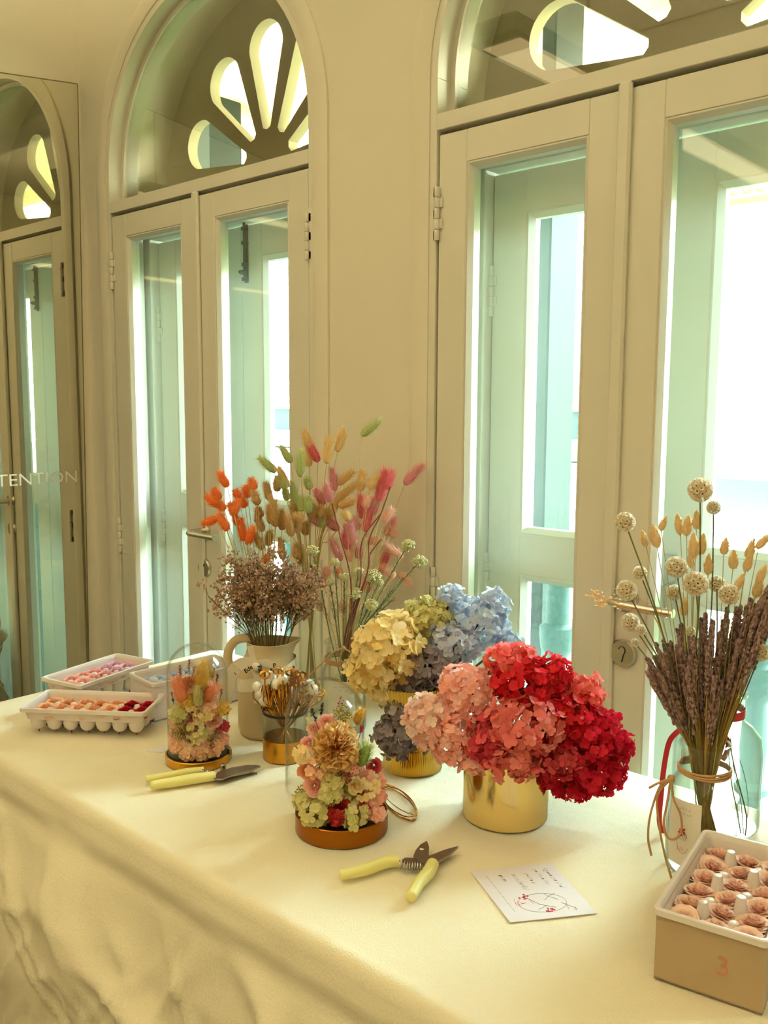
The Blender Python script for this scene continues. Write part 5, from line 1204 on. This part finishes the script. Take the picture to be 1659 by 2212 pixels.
# ---------------------------------------------------------------- lavender, scabiosa pods, canary grass in the bottle vase
petal('lav', (104, 80, 86), (168, 138, 128), .05); petal('lav_stem', (132, 108, 56), (176, 148, 84), 0)
def lav_spike():
    m = MB(); m.add(tube([(0, 0, 0), (0, 0, 1)], .012, 5), tint=.3)
    z = .06
    while z < 1:
        for q in range(6):
            a = RNG.random() * 6.28; r = .065 * (1.1 - z * .5); m.add(ellipsoid(.042, .042, .036, 5, 4), tint=RNG.random(), M=frame_of((math.cos(a) * .8, math.sin(a) * .8, 1)), at=(r * math.cos(a), r * math.sin(a), z + RNG.normal() * .01))
        z += .045 if z > .3 else .09
    return m.mesh('spike', 'lav', smooth=0)
LAV = [lav_spike() for _ in range(3)]
neck = VB + np.array([0, 0, .182]); hB = VH(VB); sB = np.array([hB[1], -hB[0], 0])
NL = 130
for k in range(NL):
    t_ = (k + .5) / NL; px = 1396 + 285 * ((k * .618) % 1)
    top = np.interp(px, [1396, 1430, 1500, 1600, 1680], [1400, 1375, 1315, 1300, 1245]); py = top + 210 * RNG.random() ** 1.1 * (1 - .65 * min(1, abs(px - 1535) / 140))
    off = float(RNG.uniform(-.05, .045)); e = N(px, py, VB, off); dd = e - neck; sx_ = dd @ sB; sy_ = dd @ hB
    rp = neck + sB * sx_ * .26 + hB * sy_ * .3; lt = unit((rp - neck) + 1e-9) * min(.027, np.linalg.norm(rp - neck)); rp = neck + lt
    ft = VB + np.array([0, 0, .006]) - lt * .9 + sB * .008 + RNG.normal(size=3) * np.array([.004, .004, 0]); d = unit(e - rp); L = RNG.uniform(.065, .11)
    lab = 'dried purple brown lavender stem in the dense bunch in the twine-tied bottle'; grp = 'lavender stems in the bottle'
    t = thing('lavender_stem', lab, 'dried flower', ft, grp)
    b_ = e - d * L; place('flower_spike', LAV[k % 3], t, b_, d, (.046, .046, L))
    MB().add(tube([ft, rp, b_ + d * L * .1], .00085, 5), tint=RNG.random()).build('stem', 'lav_stem', t)
petal('pod', (238, 224, 198), (255, 248, 232), .4); mat('pod_star', (96, 78, 48), .8)
def pod():
    m = MB(); m.add(ellipsoid(.62, .62, .62, 14, 10), 0, .0); cup = lathe([(.03, .52), (.07, .7), (.15, .90), (.215, 1.0)], 10, False, False); cup[0][-10:] = [(x * (1 + .12 * (i % 2)), y * (1 + .12 * (i % 2)), z) for i, (x, y, z) in enumerate(cup[0][-10:])]
    for d in fib(46, .1):
        m.add(cup, 0, .4 + .6 * RNG.random(), M=frame_of(d)); m.add(lathe([(.075, .80), (.0, .92)], 5, True, False), 1, 0, M=frame_of(d))
        for q in range(3): a = RNG.normal(size=3) * .16; fr = frame_of(d); u_ = fr[:, 0] * .012; m.add((np.array([d * .8 - u_, d * .8 + u_, d * 1.12 + a * .5]), [(0, 1, 2)]), 0, 1)
    return m.mesh('pod', ['pod', 'pod_star'], smooth=60)
PODM = [pod(), pod()]
Z1 = lambda u, v: (1260 + u / 4.158, 1000 + v / 4.158)
PODS = [(1050, 240, 118, 'largest star pod, tallest of all at the top'), (1170, 400, 66, 'small brown star pod just below the tallest one'), (375, 530, 96, 'star pod at the upper left on a long curved stem'), (510, 990, 70, 'small star pod left of the middle'), (390, 1145, 100, 'large star pod at the left beside the door lever'),
        (835, 935, 104, 'large star pod in the upper middle of the cluster'), (1010, 1085, 120, 'large star pod lowest right of the central pair'), (820, 1165, 78, 'star pod below the central pair, turned aside'), (1200, 1085, 80, 'star pod right of the central pair'), (1310, 1180, 100, 'star pod half sunk in the lavender at the right'),
        (425, 1430, 88, 'star pod at the lower left edge'), (520, 1500, 54, 'small star pod behind the lower left one'), (465, 1615, 42, 'tiny dark star pod hanging lowest at the left'), (1595, 1700, 86, 'star pod at the far right below the others'), (960, 1510, 48, 'small star pod buried in the lavender')]
for k, (u, v, r, lab) in enumerate(PODS):
    off = float(RNG.uniform(-.03, .03)) - (.02 if r > 90 else 0); c = N(*Z1(u, v), VB, off); R_ = r / 4.158 * scale_at(c) * .93
    dd = c - neck; lt = unit(np.array([dd[0], dd[1], 0])) * .022; rp = neck + lt; ft = VB - lt * .8 + np.array([0, 0, .007])
    t = thing('star_pod_stem', lab + ', in the lavender bottle', 'dried flower', ft, 'scabiosa star pods')
    mid = rp * .45 + c * .55 + np.array([0, 0, .012]) + sB * .004; path = smoothpath([ft, rp, mid, c], 8)
    sd = unit(path[-1] - path[-4]); place('seed_pod', PODM[k % 2], t, c, sd + RNG.normal(size=3) * .2, R_)
    MB().add(tube(path, .0010, 6)).build('stem', 'stem_green', t)
petal('phal', (244, 216, 164), (252, 238, 202), .35)
def phal():
    m = MB(); m.add(lathe([(.02, 0), (.22, .06), (.33, .22), (.34, .42), (.25, .68), (.12, .88), (.01, 1)], 12), tint=.3)
    for d in fib(70, .2):
        zz = .5 + d[2] * .5; rr_ = float(np.interp(zz, [0, .06, .22, .42, .68, .88, 1], [.02, .22, .33, .34, .25, .12, .01])); p = np.array([math.cos(math.atan2(d[1], d[0])) * rr_, math.sin(math.atan2(d[1], d[0])) * rr_, zz - .08]); v, f = petal_grid(.09, .26, .1, 2, 2)
        m.add((v, f), tint=RNG.random(), M=frame_of(unit(d * .4 + np.array([0, 0, 1])))[:, [2, 0, 1]], at=p)
    return m.mesh('head', 'phal', smooth=60)
PH = phal()
for k, (u, v, a, L_) in enumerate([(550, 690, -.3, 130), (645, 665, -.25, 180), (715, 550, .35, 120), (862, 560, -.2, 160), (935, 570, .05, 160), (1020, 520, .0, 150), (990, 760, -.05, 190), (1065, 740, .1, 160), (1270, 750, .1, 150), (1348, 870, 0, 170), (1500, 780, .3, 160), (1480, 900, .3, 150), (1612, 710, .7, 140), (1125, 920, 0, 160), (905, 1300, .05, 150), (1400, 1080, .4, 140), (965, 890, -.3, 110), (1600, 1000, .35, 150), (1570, 1120, .2, 180), (1640, 1240, .1, 170), (1620, 1420, .3, 150)]):
    off = float(RNG.uniform(-.02, .05)); c = N(*Z1(u, v), VB, off); s = scale_at(c); ln = L_ / 4.158 * s; d = unit(sB * math.sin(a) + np.array([0, 0, math.cos(a)]) + hB * .1)
    b_ = c - d * ln / 2; dd = b_ - neck; lt = unit(np.array([dd[0], dd[1], 0])) * .024; rp = neck + lt; ft = VB - lt * .8 + np.array([0, 0, .007])
    lab = 'golden oval canary grass head standing among the star pods' if k < 16 else 'golden oval canary grass head at the right edge behind the lavender'
    if k == 14: lab = 'lowest golden canary grass head, at the left over the lavender'
    t = thing('canary_grass', lab, 'dried flower', ft, 'canary grass among the pods' if k < 16 and k != 14 else 'canary grass at the right edge' if k != 14 else 'lowest canary grass')
    place('seed_head', PH, t, b_, d, (ln * .7, ln * .7, ln * 1.05)); MB().add(tube(smoothpath([ft, rp, rp * .5 + b_ * .5 + np.array([0, 0, .01]), b_ + d * .003], 5), .0006, 5)).build('stem', 'tail_stem', t)
petal('wisp', (232, 178, 110), (250, 214, 160), .3)
for k, pts in enumerate([[(1420, 1345), (1360, 1320), (1300, 1290), (1276, 1284)], [(1425, 1352), (1370, 1318), (1310, 1300), (1290, 1303)], [(1430, 1340), (1390, 1300), (1360, 1280), (1335, 1282)]]):
    pp = smoothpath([VB + np.array([.0, 0, .01]), neck - sB * .022] + [N(x, y, VB, .0 + .01 * k) for x, y in pts], 5); m = MB(); m.add(tube(pp, .0006, 4))
    for q in range(26):
        p = pp[len(pp) - 1 - int(RNG.integers(0, 9))]; v, f = petal_grid(.3, 1, .2, 2, 2); m.add((v * .006, f), tint=RNG.random(), M=frame_of(RNG.normal(size=3)), at=p + RNG.normal(size=3) * .004)
    tag(m.build('dried_wisp', 'wisp', org=pp[0]), 'pale orange dried wisp reaching left over the door lever, ' + ('longest', 'middle', 'shortest')[k] + ' of the three', 'dried flower', 'pale wisps over the lever')
# grey-green stems hanging behind the bottle at the right
for k, pts in enumerate([[(1578, 1590), (1585, 1660), (1600, 1730), (1606, 1802)], [(1574, 1600), (1592, 1680), (1612, 1760), (1610, 1805)], [(1576, 1595), (1604, 1660), (1616, 1730), (1612, 1790)], [(1572, 1600), (1580, 1690), (1592, 1750), (1600, 1800)]]):
    m = MB(); m.add(tube(smoothpath([N(x, y, VK, -.075 - .004 * k) for x, y in pts], 6), [.0012 + .0008 * (k % 2)] * 19, 6, flat=.4))
    tag(m.build('trailing_stem', 'stem_green', org=N(*pts[0], VK, -.08)), 'grey-green dried stem hanging behind the lavender bottle, at its right', 'dried flower', 'hanging green stems')
